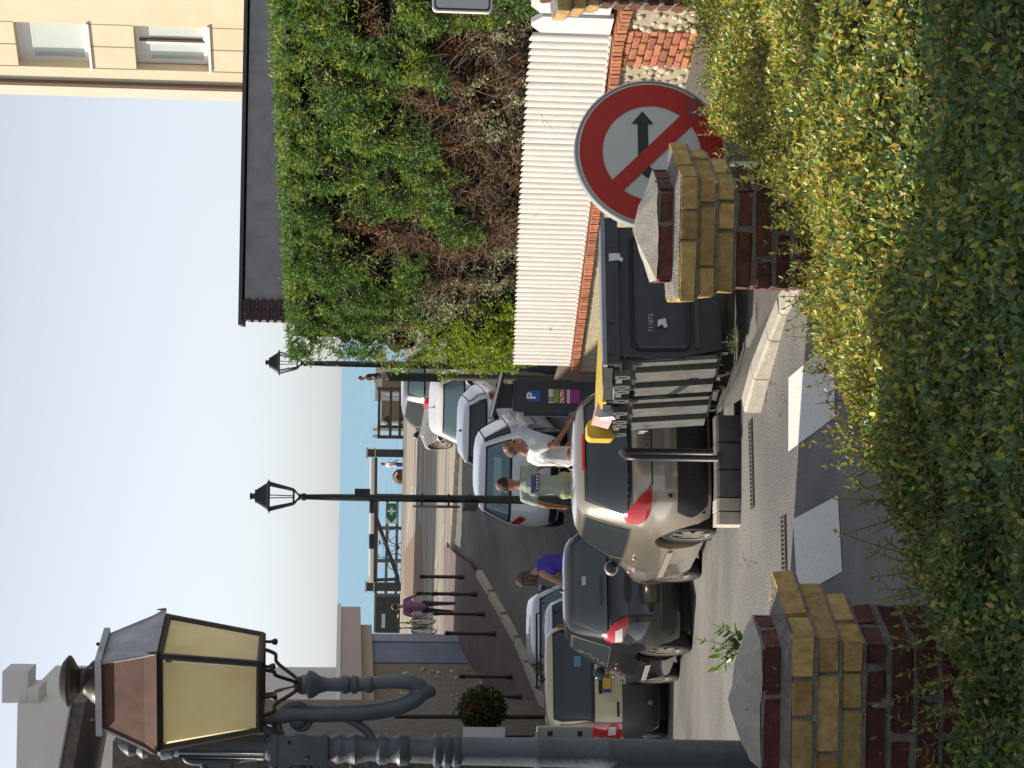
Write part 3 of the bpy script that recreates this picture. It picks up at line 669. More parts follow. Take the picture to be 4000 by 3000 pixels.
# ================================================================== privet hedge in front
edge_px = [(2620, -120), (2650, 0), (2715, 150), (2745, 300), (2785, 480), (2900, 640), (3000, 800), (3065, 1000), (3120, 1250), (3225, 1430), (3275, 1650), (3330, 1850), (3400, 2020), (3470, 2200), (3550, 2400), (3590, 2600), (3615, 2800), (3630, 3100)]
ZH = 1.84
EP = [hz(a, b, ZH) for a, b in edge_px]
hedge2 = thing('privet_hedge', 'broad privet hedge with small glossy yellow-green leaves in front of the pillars', 'hedge', (0, 0, 0))
ex = np.array([p.x for p in EP][::-1]); ey = np.array([p.y for p in EP][::-1])
def far_y(x): return np.interp(x, ex, ey)
n = 150000
xx = rng.uniform(-1.35, 2.3, n); fy = far_y(xx)
# more leaves near the far (sunlit) edge, which is seen flattest
tt = rng.beta(.9, 1.25, n); yy = fy-tt*(fy-np.maximum(3.3, np.abs(xx)*2.2))
nA = np.array([noise.noise(Vector((a*2.2, b*2.2, .3))) for a, b in zip(xx, yy)]); nB_ = np.array([noise.noise(Vector((a*6, b*6, 4.3))) for a, b in zip(xx, yy)])
over = np.clip((yy-fy+.12)/.12, 0, 1)
zz_ = ZH+.10*nA+.06*nB_-rng.exponential(.05, n)-.10*over-.03
Pn = np.stack([xx, yy+rng.normal(0, .015, n), zz_], 1)
up = np.array([0, 0, 1.0]); dirs = rand_unit(n)+up*.25; nrm = up*.8+rand_unit(n)*.75+np.array([-.1, -.25, 0])
Ln = rng.uniform(.014, .031, n); Wd = Ln*rng.uniform(.45, .66, n)
Ln = Ln*(1+.55*tt*(rng.random(n) < .6)); Wd = Wd*(1+.45*tt)
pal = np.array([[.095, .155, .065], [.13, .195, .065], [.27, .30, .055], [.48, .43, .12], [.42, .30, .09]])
sunlit_gold = np.clip((Pn[:, 0]*.3+(yy-5.0)*.5)+nA*.45+.2, 0, 1)*np.clip(1.15-tt*1.1, 0, 1)  # golden new growth, massed towards the far edge to paint its sunlight in
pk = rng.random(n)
kk = np.where(pk < .46-.40*sunlit_gold, 0, np.where(pk < .80-.50*sunlit_gold, 1, np.where(pk < .97-.30*sunlit_gold, 2, np.where(pk < .994-.09*sunlit_gold, 3, 4))))
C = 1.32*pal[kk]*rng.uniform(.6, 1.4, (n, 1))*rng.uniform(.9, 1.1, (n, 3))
hole = (nA*.8+.8*nB_) < -.52; keep = ~(hole & (rng.random(n) < .55))
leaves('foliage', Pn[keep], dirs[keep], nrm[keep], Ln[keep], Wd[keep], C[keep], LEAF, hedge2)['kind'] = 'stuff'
# dark core
mb = MB(); cx_ = np.linspace(-1.5, 2.5, 34); vs = []
for x in cx_:
    f_ = float(far_y(x))
    for k in range(15):
        y = f_-.06-(f_-2.6)*k/14; vs.append((x, y, ZH-.20+.07*noise.noise(Vector((x*2.2, y*2.2, .3)))))
    vs.append((x, f_-.03, .02))
fs = []
for i in range(33):
    for k in range(14): a = i*16+k; fs.append((a, a+16, a+17, a+1))
    fs.append((i*16+15, (i+1)*16+15, (i+1)*16, i*16))
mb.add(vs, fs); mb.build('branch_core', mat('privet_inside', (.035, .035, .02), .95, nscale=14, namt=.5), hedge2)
# leafy shoots sticking out
A_ = [[] for _ in range(6)]; mb = MB(); pg = [(.20, .25, .05), (.13, .19, .04), (.38, .32, .07), (.25, .29, .06)]
sh_px = [(3210, 1690, 130), (3290, 1800, 120), (3360, 1870, 110), (3390, 2010, 170), (3420, 2165, 220), (3420, 2200, 90), (3560, 2400, 120), (3560, 2660, 200), (3600, 2770, 100), (2900, 690, 150), (2960, 760, 120), (3060, 900, 120), (3060, 990, 90), (3180, 1390, 90), (2730, 60, 110), (2790, 240, 90), (3260, 1560, 90), (3330, 1950, 110), (3560, 2560, 110), (3480, 2290, 100), (3530, 2860, 120)]
for a, b, L_ in sh_px:
    q = hz(a+40, b, ZH); y = q.y-.05; s_ = L_/8000*y*1.15; shoot(*A_, (q.x, y, ZH-.06), (random.uniform(-.35, .35), random.uniform(-.1, .3), 1), s_+.06, max(4, int((s_+.06)/.022)), .029, pg, mb)
for k in range(300):
    i = random.random(); x = random.uniform(-1.1, 2.0); f_ = float(far_y(x)); y = f_-.02-abs(random.gauss(0, .35)); L_ = random.uniform(.04, .10)
    shoot(*A_, (x, y, ZH-.02+.07*noise.noise(Vector((x*2.2, y*2.2, .3)))), (random.uniform(-.6, .6), random.uniform(-.5, .5), 1), L_, 4, .03, pg, mb)
leaves('shoot_leaves', *[np.array([list(v) for v in q]) if i < 3 or i == 5 else np.array(q) for i, q in enumerate(A_)], LEAF, hedge2)['kind'] = 'stuff'
for k in range(900):
    x = random.uniform(-1.1, 2.0); f_ = float(far_y(x)); y = f_-abs(random.gauss(0, .9)); z = ZH-.05+.10*noise.noise(Vector((x*2.2, y*2.2, .3))); v = Vector((random.uniform(-1, 1), random.uniform(-.6, .6), random.uniform(.1, .9))).normalized()*random.uniform(.05, .12); mb.tube([(x, y, z-.03), Vector((x, y, z-.03))+v], [.002, .0012], 3, False)
o = mb.build('shoot_stem', mat('privet_stem', (.17, .12, .05), .8), hedge2); o['kind'] = 'stuff'

# ================================================================== no right turn sign
sg_p = at(2545, 602, 9.0); rad = .345
sg = thing('road_sign', 'round no right turn sign with red border and diagonal bar behind the pillar', 'road sign', (sg_p.x, sg_p.y, sg_p.z), R(14))
red_s = mat('sign_red', (.48, .015, .015), .45, nscale=4, namt=.12); white_s = mat('sign_white', (.62, .64, .66), .4, nscale=6, namt=.05); blk_s = mat('sign_black', (.02, .02, .035), .45)
RX = Matrix.Rotation(R(90), 3, 'X')        # local: face looks to -y, x right, z up
def disc(mb, r, y, n=64): mb.add([(r*math.cos(2*math.pi*k/n), y, r*math.sin(2*math.pi*k/n)) for k in range(n)], [tuple(range(n))])
def ring(mb, ra, rb_, y, n=64):
    vs = [(q*math.cos(2*math.pi*k/n), y, q*math.sin(2*math.pi*k/n)) for q in (ra, rb_) for k in range(n)]; mb.add(vs, [(k, (k+1) % n, n+(k+1) % n, n+k) for k in range(n)])
mb = MB(); mb.lathe([(rad, -.03), (rad, .012), (rad-.008, .016), (rad-.012, .010), (rad-.3, .010)], 64, rot=RX); mb.build('plate', mat('sign_rim', (.45, .46, .47), .4, metal=.4), sg, 40)
mb = MB(); disc(mb, rad-.014, -.0125); mb.build('white_face', white_s, sg)
mb = MB(); ring(mb, rad-.022, rad*.64, -.0155); mb.build('red_border', red_s, sg)
mb = MB(); a = R(-45); c_, s_ = math.cos(a), math.sin(a); hw, hl = .034, rad*.65
mb.add([(x*c_-z*s_, -.0175, x*s_+z*c_) for x, z in ((-hl, -hw), (hl, -hw), (hl, hw), (-hl, hw))], [(0, 1, 2, 3)]); mb.build('red_bar', red_s, sg)
mb = MB()
arc = [(-.075+.065*math.cos(t), -.03+.065*math.sin(t)) for t in np.linspace(math.pi, math.pi/2, 9)]
out = [(-.125, -.16)]+[(-.05+.075*math.cos(t), -.032+.075*math.sin(t)) for t in np.linspace(math.pi, math.pi/2, 10)]+[(.14, .043)]
inn_ = [(-.078, -.16)]+[(-.05+.028*math.cos(t), -.032+.028*math.sin(t)) for t in np.linspace(math.pi, math.pi/2, 10)]+[(.14, -.004)]
V_ = [(x, -.0165, z+.02) for x, z in out+inn_]; m_ = len(out); mb.add(V_, [(i, i+1, m_+i+1, m_+i) for i in range(m_-1)])
mb.add([(.135, -.0165, .04+.05), (.195, -.0165, .04), (.135, -.0165, .04-.05)], [(0, 1, 2)]); mb.build('arrow', blk_s, sg)
mb = MB(); mb.add([(.21+.05*math.cos(t)*(1+.2*math.sin(3*t)), -.018, -.20+.045*math.sin(t)) for t in np.linspace(0, 2*math.pi, 14)[:-1]], [tuple(range(13))]); mb.build('faded_patch', mat('faded_red', (.30, .06, .09), .7), sg)
mb = MB(); mb.tube([(0, .045, rad-.06), (0, .045, -sg_p.z)], .03, 12); mb.build('post', mat('galvanised', (.4, .41, .42), .45, metal=.6), sg)
# white board sign at the top of the hedge
q = at(1807, -130, 12.2); s2 = thing('information_sign', 'white rounded rectangular sign with a dark red border in front of the hedge', 'sign', q, R(8))
hw, hh = .285, .178
def rrect(w_, h_, r, n=6): 
    o_ = []
    for cx, cz, a0 in ((w_-r, h_-r, 0), (-w_+r, h_-r, 90), (-w_+r, -h_+r, 180), (w_-r, -h_+r, 270)):
        for k in range(n+1): t = R(a0+90*k/n); o_.append((cx+r*math.cos(t), cz+r*math.sin(t)))
    return o_
mb = MB(); mb.prism([(x, z) for x, z in rrect(hw, hh, .03)], -.012, .02, RX); mb.build('plate', mat('edge_strip', (.75, .73, .68), .5), s2)
mb = MB(); mb.add([(x, -.022, z) for x, z in rrect(hw-.01, hh-.012, .025)], [tuple(range(28))]); mb.build('border', mat('maroon', (.12, .015, .03), .5), s2)
mb = MB(); mb.add([(x, -.024, z) for x, z in rrect(hw-.02, hh-.022, .02)], [tuple(range(28))]); mb.build('white_face', white_s, s2)
mb = MB(); ring(mb, .15, .11, -.026, 40); mb.build('red_ring', red_s, s2)
mb = MB(); mb.tube([(0, .04, .15), (0, .04, -q.z)], .03, 10); mb.build('post', MATS['galvanised'], s2)

# ================================================================== wheeled waste containers
binm = mat('dark_bin_plastic', (.042, .046, .052), .48, nscale=7, namt=.22, bump=.1, bscale=60, dust=((.16, .16, .16), 16, .70))
bin_lid = mat('grey_blue_lid', (.26, .29, .34), .4, nscale=5, namt=.1); yel_lid = mat('yellow_lid', (.62, .44, .055), .4, nscale=5, namt=.12)
bE = Vector((math.cos(R(-20)), 0, 0))
def container(label, loc, rz, lid, openness, tilt=0):
    t = thing('waste_container', label, 'waste bin', loc, rz, 'wheeled waste containers behind the kerb')
    Wd_, Dp, H0, H1 = 1.22, .98, .13, 1.05
    # body: tapered tub, front at y=0, left side x=0
    def ring_(z, ins): return [Vector((ins, ins, z)), Vector((Wd_-ins, ins, z)), Vector((Wd_-ins, Dp-ins, z)), Vector((ins, Dp-ins, z))]
    bm = bmesh.new(); r_ = []
    for z, i_ in ((H0, .07), (H0+.04, .05), (.6, .03), (H1, .012)): r_.append([bm.verts.new(v) for v in ring_(z, i_)])
    for a, b in zip(r_, r_[1:]):
        for k in range(4): bm.faces.new((a[k], a[(k+1) % 4], b[(k+1) % 4], b[k]))
    bm.faces.new(r_[0][::-1]); bm.faces.new(r_[-1])
    bmesh.ops.bevel(bm, geom=[e for e in bm.edges if abs(e.verts[0].co.z-e.verts[1].co.z) > .02], offset=.05, segments=4, affect='EDGES')
    me = bpy.data.meshes.new('tub'); bm.to_mesh(me); bm.free(); me.materials.append(binm); me.polygons.foreach_set('use_smooth', [True]*len(me.polygons)); me.set_sharp_from_angle(angle=R(35)); link('tub', me, t)
    mb = MB(); mb.box((Wd_/2, -.015, H1-.01), (Wd_+.06, .09, .13)); mb.box((Wd_/2, Dp+.0, H1-.01), (Wd_+.06, .08, .13)); mb.box((-.01, Dp/2, H1+.02), (.08, Dp, .07)); mb.box((Wd_+.01, Dp/2, H1+.02), (.08, Dp, .07)); mb.build('rim', binm, t)
    for x0, x1 in ((.05, .16), (.32, .78), (.98, 1.15)):
        mb = MB(); mb.box(((x0+x1)/2, -.062, H1+.005), (x1-x0, .012, .085)); mb.build('handle', mat('bin_handle', (.02, .02, .024), .35), t)
    # raised frame on the front: rounded panel and a cross rib
    path = [(x, -.0, z) for x, z in [(p[0]+.62, p[1]+.63) for p in rrect(.50, .235, .07)]]
    fy = lambda z: .012+(H1-z)*.034
    P_ = [Vector((x, fy(z)-.004, z)) for x, y, z in path]; P_.append(P_[0]); P_.append(P_[1])
    mb = MB(); mb.tube(P_, .022, 6, False); mb.build('panel_moulding', mat('bin_moulding', (.03, .033, .04), .3), t)
    mb = MB(); mb.box((.62, fy(.36)-.004, .33), (1.0, .035, .035)); mb.build('front_rib', binm, t)
    # side ribs (left) and lifting combs
    rib = [(.05, .17, .015), (.20, .46, .055), (.52, .64, .015), (.67, .93, .055)]
    for y0, y1, pr in rib:
        mb = MB(); x0 = .05
        mb.add([(.07, y0+.01, .17), (.07, y1-.01, .17), (.035, y1, .84), (.035, y0, .84), (.05-pr, y0+.012, .17), (.05-pr, y1-.012, .17), (.02-pr, y1-.006, .84), (.02-pr, y0+.006, .84)],
               [(4, 5, 6, 7), (0, 4, 7, 3), (1, 2, 6, 5), (2, 3, 7, 6), (0, 1, 5, 4)])
        mb.build('side_rib', mat('sunlit_worn_bin_side', (.125, .13, .122), .55, nscale=9, namt=.25, bump=.15, bscale=50, dust=((.25, .25, .24), 18, .64)), t)  # paler than the tub: sunlight on this side painted in, plus wear specks
    for y0 in (.08, .52):
        mb = MB(); g = .30
        for k in range(2): 
            yk = y0+k*g; mb.box((-.075, yk, .955), (.05, .035, .12)); mb.box((-.075, yk+.075, .955), (.05, .035, .12)); mb.box((-.075, yk+.037, 1.0), (.05, .11, .03)); mb.box((-.075, yk+.037, .905), (.05, .11, .03))
        mb.box((-.06, y0+g/2+.035, .98), (.04, g, .05)); mb.build('lifting_comb', mat('sunlit_worn_bin_side', (.1, .1, .1), .5), t)
    # lid: low dome
    L_ = MB(); nn = 12; vs = []
    for i in range(nn+1):
        u_ = i/nn
        for j in range(nn+1):
            v_ = j/nn; vs.append((-.04+(Wd_+.08)*u_, -.07+(Dp+.13)*v_, .01+.035*math.sqrt(max(0, 1-(2*u_-1)**4))*math.sqrt(max(0, 1-(2*v_-1)**4))))
    top = len(vs); vs += [(x, y, z-.035) for x, y, z in vs]
    fs = [(i*(nn+1)+j, (i+1)*(nn+1)+j, (i+1)*(nn+1)+j+1, i*(nn+1)+j+1) for i in range(nn) for j in range(nn)]
    fs += [tuple(q+top for q in f[::-1]) for f in fs]
    bd = [i*(nn+1) for i in range(nn+1)]+[nn*(nn+1)+j for j in range(1, nn+1)]+[i*(nn+1)+nn for i in range(nn-1, -1, -1)]+[j for j in range(nn-1, 0, -1)]
    fs += [(a, b, b+top, a+top) for a, b in zip(bd, bd[1:]+bd[:1])]
    L_.add(vs, fs); o = L_.build('lid', lid, t, smooth=45, loc=(0, 0, H1+.05), rot=(R(tilt), R(openness), 0))
    for x in (.16, Wd_-.16):
        for y in (.16, Dp-.16):
            mb = MB(); mb.box((x, y, .185), (.10, .10, .03)); mb.box((x-.045, y+.02, .13), (.006, .06, .12)); mb.box((x+.045, y+.02, .13), (.006, .06, .12)); w_ = mb.build('castor', mat('castor_steel', (.42, .42, .42), .4, metal=.7), t)
            mb = MB(); mb.lathe([(.03, -.025), (.085, -.025), (.098, -.014), (.098, .014), (.085, .025), (.03, .025)], 20, (x, y+.03, .098), Matrix.Rotation(R(90), 3, 'Y')); mb.build('wheel', rubber, w_, 40)
    return t
hB = R(16); eB = Vector((math.cos(hB), math.sin(hB), 0)); dB = Vector((-math.sin(hB), math.cos(hB), 0))
c1p = at(2870, 1408, 16.65)
b1 = container('large dark grey wheeled waste container with a pale grey lid', (c1p.x, c1p.y, .115), hB, bin_lid, 0, -5); b1.rotation_euler = (R(-7), 0, hB)
b2p = Vector((c1p.x, c1p.y, 0))+dB*1.14
b2 = container('large dark grey wheeled waste container with a yellow lid propped up by rubbish', (b2p.x, b2p.y, -.02), hB, yel_lid, 4, 3); b2.rotation_euler = (R(-7), 0, hB)
lt = mat('bin_lettering', (.55, .55, .55), .6); wst = mat('white_sticker', (.72, .74, .76), .5, nscale=8, namt=.08)
text('lettering', '711072', .052, lt, b1, (.34, .004, .71), (R(90), R(0), 0), .001)
mb = MB(); mb.add([(.30, .014, .655), (.36, .014, .655), (.375, .014, .59), (.30, .016, .575), (.29, .016, .60), (.325, .0155, .62)], [(0, 1, 2, 3, 4, 5)]); o = mb.build('sticker', wst, b1); o.location.y = -.02
mb = MB(); mb.add([(.86, -.068, 1.05), (.93, -.068, 1.05), (.93, -.068, .96), (.90, -.068, .955), (.885, -.068, .93), (.855, -.068, .94), (.87, -.068, .98)], [tuple(range(7))]); mb.build('tape', mat('silver_tape', (.55, .56, .58), .3, metal=.3), b1)
mb = MB()
for k in range(7): t_ = k*.9; mb.tube([(-.075+.0*k, .9-.013*k, .72+.03*math.sin(t_)), (-.077, .893-.013*k, .76+.02*math.cos(t_))], .005, 4)
mb.build('graffiti', wst, b2)
# cardboard and packaging under the yellow lid
pp = b2p+dB*.55+eB*-.03
cbx = thing('cardboard_box', 'pinkish flattened cardboard box sticking out under the yellow bin lid', 'cardboard', (pp.x, pp.y, .97), hB)
mb = MB(); mb.box((0, 0, .05), (.14, .30, .16), Matrix.Rotation(R(14), 3, 'Y')); mb.build('carton', mat('pink_card', (.55, .36, .34), .7, nscale=9, namt=.2), cbx)
mb = MB(); mb.box((-.03, -.19, .04), (.10, .12, .13), Matrix.Rotation(R(-20), 3, 'X')); mb.build('flap', mat('white_card', (.62, .60, .64), .7), cbx)
# propped second half of the yellow lid
yl = thing('bin_lid', 'bright yellow hinged lid flap standing out over the container side by the beige car', 'lid', (b2p+dB*1.02+eB*-.06), hB); yl.location.z = .99
mb = MB(); mb.prism([(x, z) for x, z in rrect(.09, .13, .05)], -.06, .10, Matrix.Rotation(R(90), 3, 'X')); mb.build('flap', yel_lid, yl, 40)
mb = MB(); mb.box((.02, .02, -.16), (.10, .10, .08)); mb.build('hinge', binm, yl)
# black hoop guard
h0 = at(2838, 1792, 17.35); hp = thing('hoop_guard', 'black steel hoop barrier standing on the kerb left of the waste containers', 'barrier', (h0.x, h0.y, .13), 0)
ht_ = at(2455, 1792, 17.35).z-.13
mb = MB(); pth = [(0, 0, 0), (0, 0, ht_-.12)]+[(.12-.12*math.cos(t), .12*0+.0, ht_-.12+.12*math.sin(t)) for t in np.linspace(.2, math.pi/2, 6)]+[(.12, .55, ht_)]+[(.12, .62, ht_-.1), (.12, .62, 0)]
mb.tube([(0, 0, 0), (0, 0, ht_-.1), (.0, .03, ht_-.03), (.0, .10, ht_), (.03, .42, ht_), (.035, .49, ht_-.03), (.035, .52, ht_-.1), (.035, .52, -.05)], .03, 10); mb.build('tube', black_iron, hp, 180)
mb = MB(); mb.lathe([(.06, 0), (.06, .01), (.03, .012)], 12); mb.lathe([(.06, -.05), (.06, -.04), (.03, -.038)], 12, (.035, .52, 0)); mb.build('foot_plate', black_iron, hp)
# weeds by the castors
wd = thing('weed', 'tuft of small green weeds growing at the foot of the waste container', 'plant', (c1p.x+.12, c1p.y-.12, .125))
A_ = [[] for _ in range(6)]
for k in range(30): shoot(*A_, (random.uniform(-.06, .12), random.uniform(-.04, .04), 0), (random.uniform(-.5, .5), random.uniform(-.5, .5), 1), random.uniform(.04, .13), 4, .02, [(.12, .22, .04), (.2, .3, .08)])
leaves('foliage', *[np.array([list(v) for v in q]) if i < 3 or i == 5 else np.array(q) for i, q in enumerate(A_)], LEAF, wd)
# ================================================================== large cast iron street lantern
YL = 7.4; px = YL/F
base = at(2905, 2952, YL); top = at(560, 2912, YL)
sl_ = thing('street_lantern', 'tall blue-grey cast iron lamp column with scrolled bracket and yellow glass lantern', 'street lamp', (base.x, base.y, 0))
o0 = Vector((base.x, base.y, 0))
def lp3(ix, iy, dy=0): 
    q = at(ix, iy, YL+dy); return q-o0
axis = lambda ix: lp3(ix, 2952+(2912-2952)*(2905-ix)/(2905-560))
def col_ring(mb, prof, n=20):     # prof: (ix, radius px)
    vs = []; fs = []
    for ix, r in prof:
        c = axis(ix)
        for k in range(n): t = 2*math.pi*k/n; vs.append(c+Vector((math.cos(t), math.sin(t), 0))*r*px)
    for i in range(len(prof)-1):
        for k in range(n): fs.append((i*n+k, i*n+(k+1) % n, (i+1)*n+(k+1) % n, (i+1)*n+k))
    fs.append(tuple(range(n))); fs.append(tuple(range((len(prof)-1)*n, len(prof)*n))[::-1]); mb.add(vs, fs)
zb0 = 2905+int(base.z/px)
mb = MB(); col_ring(mb, [(zb0, 90), (zb0-90, 86), (zb0-110, 64), (2905, 60), (2400, 59), (2375, 62), (2365, 62), (2340, 58), (2120, 57), (2100, 61), (2090, 61), (2070, 57), (1800, 55)]); mb.build('column', grey_iron, sl_, 40)
mb = MB(); col_ring(mb, [(1800, 56), (1792, 64), (1772, 66), (1765, 56), (1755, 66), (1735, 68), (1725, 56), (1715, 66), (1698, 68), (1690, 52), (1600, 50), (1590, 60), (1560, 64), (1545, 52), (1520, 50), (1500, 60), (1480, 60), (1470, 48), (1440, 48), (1400, 56), (1385, 62), (1370, 56), (1350, 50), (1330, 58), (1315, 58), (1300, 48), (1060, 44)]); mb.build('collar', grey_iron, sl_, 40)
mb = MB(); n = 16; col_ring(mb, [(1060, 50), (1045, 50), (1040, 44), (680, 42), (676, 48), (640, 54), (632, 54), (625, 40), (606, 36), (600, 30), (590, 30), (580, 46), (560, 52), (548, 46), (535, 34), (525, 40), (505, 44), (490, 34), (470, 16), (462, 4)]); mb.build('upper_shaft', grey_iron, sl_, 40)
for k in range(10):
    t = 2*math.pi*k/10; v = Vector((math.cos(t), math.sin(t), 0))*45*px; mb = MB(); mb.tube([axis(1030)+v, axis(700)+v], .0045, 6); mb.build('flute', grey_iron, sl_, 180)
mb = MB(); c_ = axis(1170); mb.box(c_, (.105, .105, .205)); mb.box(axis(1072), (.118, .118, .02)); mb.box(axis(1268), (.118, .118, .02)); blk = mb.build('bracket_block', grey_iron, sl_)
for dx in (-.025, .03): 
    mb = MB(); mb.ell(c_+Vector((dx, -.054, dx*1.2)), (.007, .006, .007)); mb.build('bolt', black_iron, blk, 180)
# bracket: heavy arm, socket column, strut, scrolls
arm = spline([lp3(1075, 2880), lp3(1045, 2842), lp3(1070, 2805), lp3(1150, 2790), lp3(1300, 2788), lp3(1450, 2780), lp3(1570, 2755), lp3(1635, 2718), lp3(1640, 2685), lp3(1590, 2664), lp3(1500, 2665), lp3(1440, 2672)], 8)
mb = MB(); mb.tube(arm, [.022+.010*math.sin(math.pi*i/(len(arm)-1)) for i in range(len(arm))], 12); mb.build('arm', grey_iron, sl_, 180)
mb = MB()
hubx, huby = 1180, 2676
so_ = [(1460, 26), (1450, 34), (1435, 34), (1425, 28), (1400, 28), (1392, 36), (1376, 37), (1366, 29), (1360, 36), (1340, 37), (1330, 29), (1280, 26), (1250, 34), (1225, 52), (1205, 56), (1196, 40), (1180, 38)]
vs = []; fs = []; n = 16
for ix, r in so_:
    c = lp3(ix, 2674)
    for k in range(n): t = 2*math.pi*k/n; vs.append(c+Vector((math.cos(t), math.sin(t), 0))*r*px)
for i in range(len(so_)-1):
    for k in range(n): fs.append((i*n+k, i*n+(k+1) % n, (i+1)*n+(k+1) % n, (i+1)*n+k))
mb.add(vs, fs); mb.build('socket', grey_iron, sl_, 40)
mb = MB(); mb.ell(lp3(1650, 2700), (.032, .032, .05), 12, 8); mb.ell(lp3(1672, 2705), (.022, .022, .03), 12, 8); mb.build('drop_finial', grey_iron, sl_, 180)
st = spline([lp3(1200, 2772), lp3(1290, 2785), lp3(1380, 2820), lp3(1440, 2862), lp3(1455, 2905)], 8); mb = MB(); mb.tube(st, .016, 10); mb.build('strut', grey_iron, sl_, 180)
def scroll(cx, cy, r0_, turns, sgn, rad_, ph=0, n=44, dy=0):
    P_ = []
    for i in range(n):
        f = i/(n-1); a = ph+sgn*turns*2*math.pi*f; r = r0_*(1-.72*f); P_.append(lp3(cx+r*math.cos(a), cy+r*math.sin(a), dy))
    m_ = MB(); m_.tube(P_, [rad_*(1-.35*i/n) for i in range(n)], 8); return m_
for args in ((1165, 2815, 95, 1.1, 1, .014, 1.5), (1160, 3010, 105, 1.1, -1, .015, 4.6), (800, 2850, 62, .9, 1, .011, 3.1), (860, 2975, 70, .9, -1, .012, 3.1), (1400, 2985, 52, 1.0, 1, .012, 4.7)):
    scroll(*args).build('scroll', grey_iron, sl_, 180)
for cx, cy in ((1165, 2815), (1160, 3010)): mb = MB(); mb.ell(lp3(cx, cy), (.034, .02, .034), 12, 8); mb.build('rosette', grey_iron, sl_, 180)
lu = spline([lp3(980, 2855), lp3(860, 2848), lp3(760, 2838), lp3(725, 2850), lp3(740, 2866)], 6); mb = MB(); mb.tube(lu, .012, 8); mb.build('scroll', grey_iron, sl_, 180)
ld = spline([lp3(1010, 2955), lp3(860, 2975), lp3(750, 2975), lp3(725, 2958), lp3(745, 2945)], 6); mb = MB(); mb.tube(ld, .013, 8); mb.build('scroll', grey_iron, sl_, 180)
# lantern
lc = lp3(1030, 2665); AL = R(-16); zl = lambda ix: lp3(ix, 2650).z
lant = link('lantern', None, sl_, (lc.x, lc.y, 0), (0, 0, AL)); 
dark_br = mat('dark_bronze', (.035, .026, .02), .45, nscale=12, namt=.4); roof_m = mat('lantern_roof_copper', (.14, .06, .04), .55, nscale=16, namt=.3, dust=((.16, .15, .16), 13, .66)); lead = mat('lead_and_lit_slope', (.38, .38, .42), .5, nscale=9, namt=.25)
yg = bpy.data.materials.new('amber_glass'); yg.use_nodes = True; t_ = yg.node_tree; b_ = t_.nodes['Principled BSDF']; b_.inputs['Base Color'].default_value = (.95, .84, .56, 1); b_.inputs['Roughness'].default_value = .35
tr = t_.nodes.new('ShaderNodeBsdfTranslucent'); tr.inputs[0].default_value = (1.0, .90, .60, 1); mx = t_.nodes.new('ShaderNodeMixShader'); mx.inputs[0].default_value = .75
gn = t_.nodes.new('ShaderNodeTexNoise'); gn.inputs['Scale'].default_value = 9; gn.inputs['Detail'].default_value = 6; gtc = t_.nodes.new('ShaderNodeTexCoord'); t_.links.new(gtc.outputs['Object'], gn.inputs[0]); gr = t_.nodes.new('ShaderNodeValToRGB'); gr.color_ramp.elements[0].position = .3; gr.color_ramp.elements[0].color = (.95, .80, .48, 1); gr.color_ramp.elements[1].position = .6; gr.color_ramp.elements[1].color = (1, .95, .72, 1); t_.links.new(gn.outputs[0], gr.inputs[0]); t_.links.new(gr.outputs[0], tr.inputs[0])
t_.links.new(b_.outputs[0], mx.inputs[1]); t_.links.new(tr.outputs[0], mx.inputs[2]); t_.links.new(mx.outputs[0], t_.nodes['Material Output'].inputs[0])
wb, wt = .128, .176; z0, z1 = zl(1020), zl(640)
cor = lambda w_, z: [Vector((-w_, -w_, z)), Vector((w_, -w_, z)), Vector((w_, w_, z)), Vector((-w_, w_, z))]
lo, hi = cor(wb, z0), cor(wt, z1)
for k in range(4):
    a, b, c, d = lo[k], lo[(k+1) % 4], hi[(k+1) % 4], hi[k]; nn_ = (b-a).cross(d-a).normalized()*.004
    f = .06; mb = MB(); q = [a.lerp(b, f), b.lerp(a, f), c.lerp(d, f), d.lerp(c, f)]
    mb.add([p+nn_*0 for p in q], [(0, 1, 2, 3)]); pn = mb.build('pane', yg, lant)
    mb = MB(); mb.tube([a, d], .012, 6); mb.build('corner_bar', dark_br, lant)
    mb = MB(); mb.tube([a+Vector((0, 0, 0)), b], .013, 6); mb.build('bottom_rail', dark_br, lant)
    mb = MB(); mb.tube([d, c], .015, 6); mb.build('top_rail', dark_br, lant)
    mb = MB(); kn = cor(wb*.86, z0-.02)[k]; mb.lathe([(.006, -.035), (.013, -.03), (.012, -.02), (.006, -.012), (.006, .01)], 8, kn); mb.build('drop', dark_br, lant, 180)
we, zr0, zr1, wr = .196, zl(632), zl(412), .125
re_, rt_ = cor(we, zr0), cor(wr, zr1); rm_ = cor(.176, zr0+.045)
for k in range(4):
    mb = MB(); j = (k+1) % 4; mb.add([re_[k], re_[j], rm_[j], rm_[k], rt_[j], rt_[k]], [(0, 1, 2, 3), (3, 2, 4, 5)]); mb.build('roof_slope', roof_m if k != 1 else lead, lant)  # right slope paler: its lit look is put into the colour
    mb = MB(); a, b = rm_[k], rt_[k]; mb.tube([re_[k], a, b], .006, 5); mb.build('hip_strip', lead, lant)
    tip = re_[k]; mb = MB(); mb.lathe([(.007, 0), (.004, .02), (.001, .035)], 6, tip); mb.build('corner_point', dark_br, lant)
mb = MB(); mb.add(re_, [(0, 1, 2, 3)]); mb.build('soffit', mat('white_reflector', (.85, .83, .78), .5), lant)
mb = MB(); mb.box((0, 0, zr1+.008), (.29, .29, .022)); mb.build('roof_plate', lead, lant)
mb = MB(); s_ = px; zf = lambda ix: lp3(ix, 2650).z
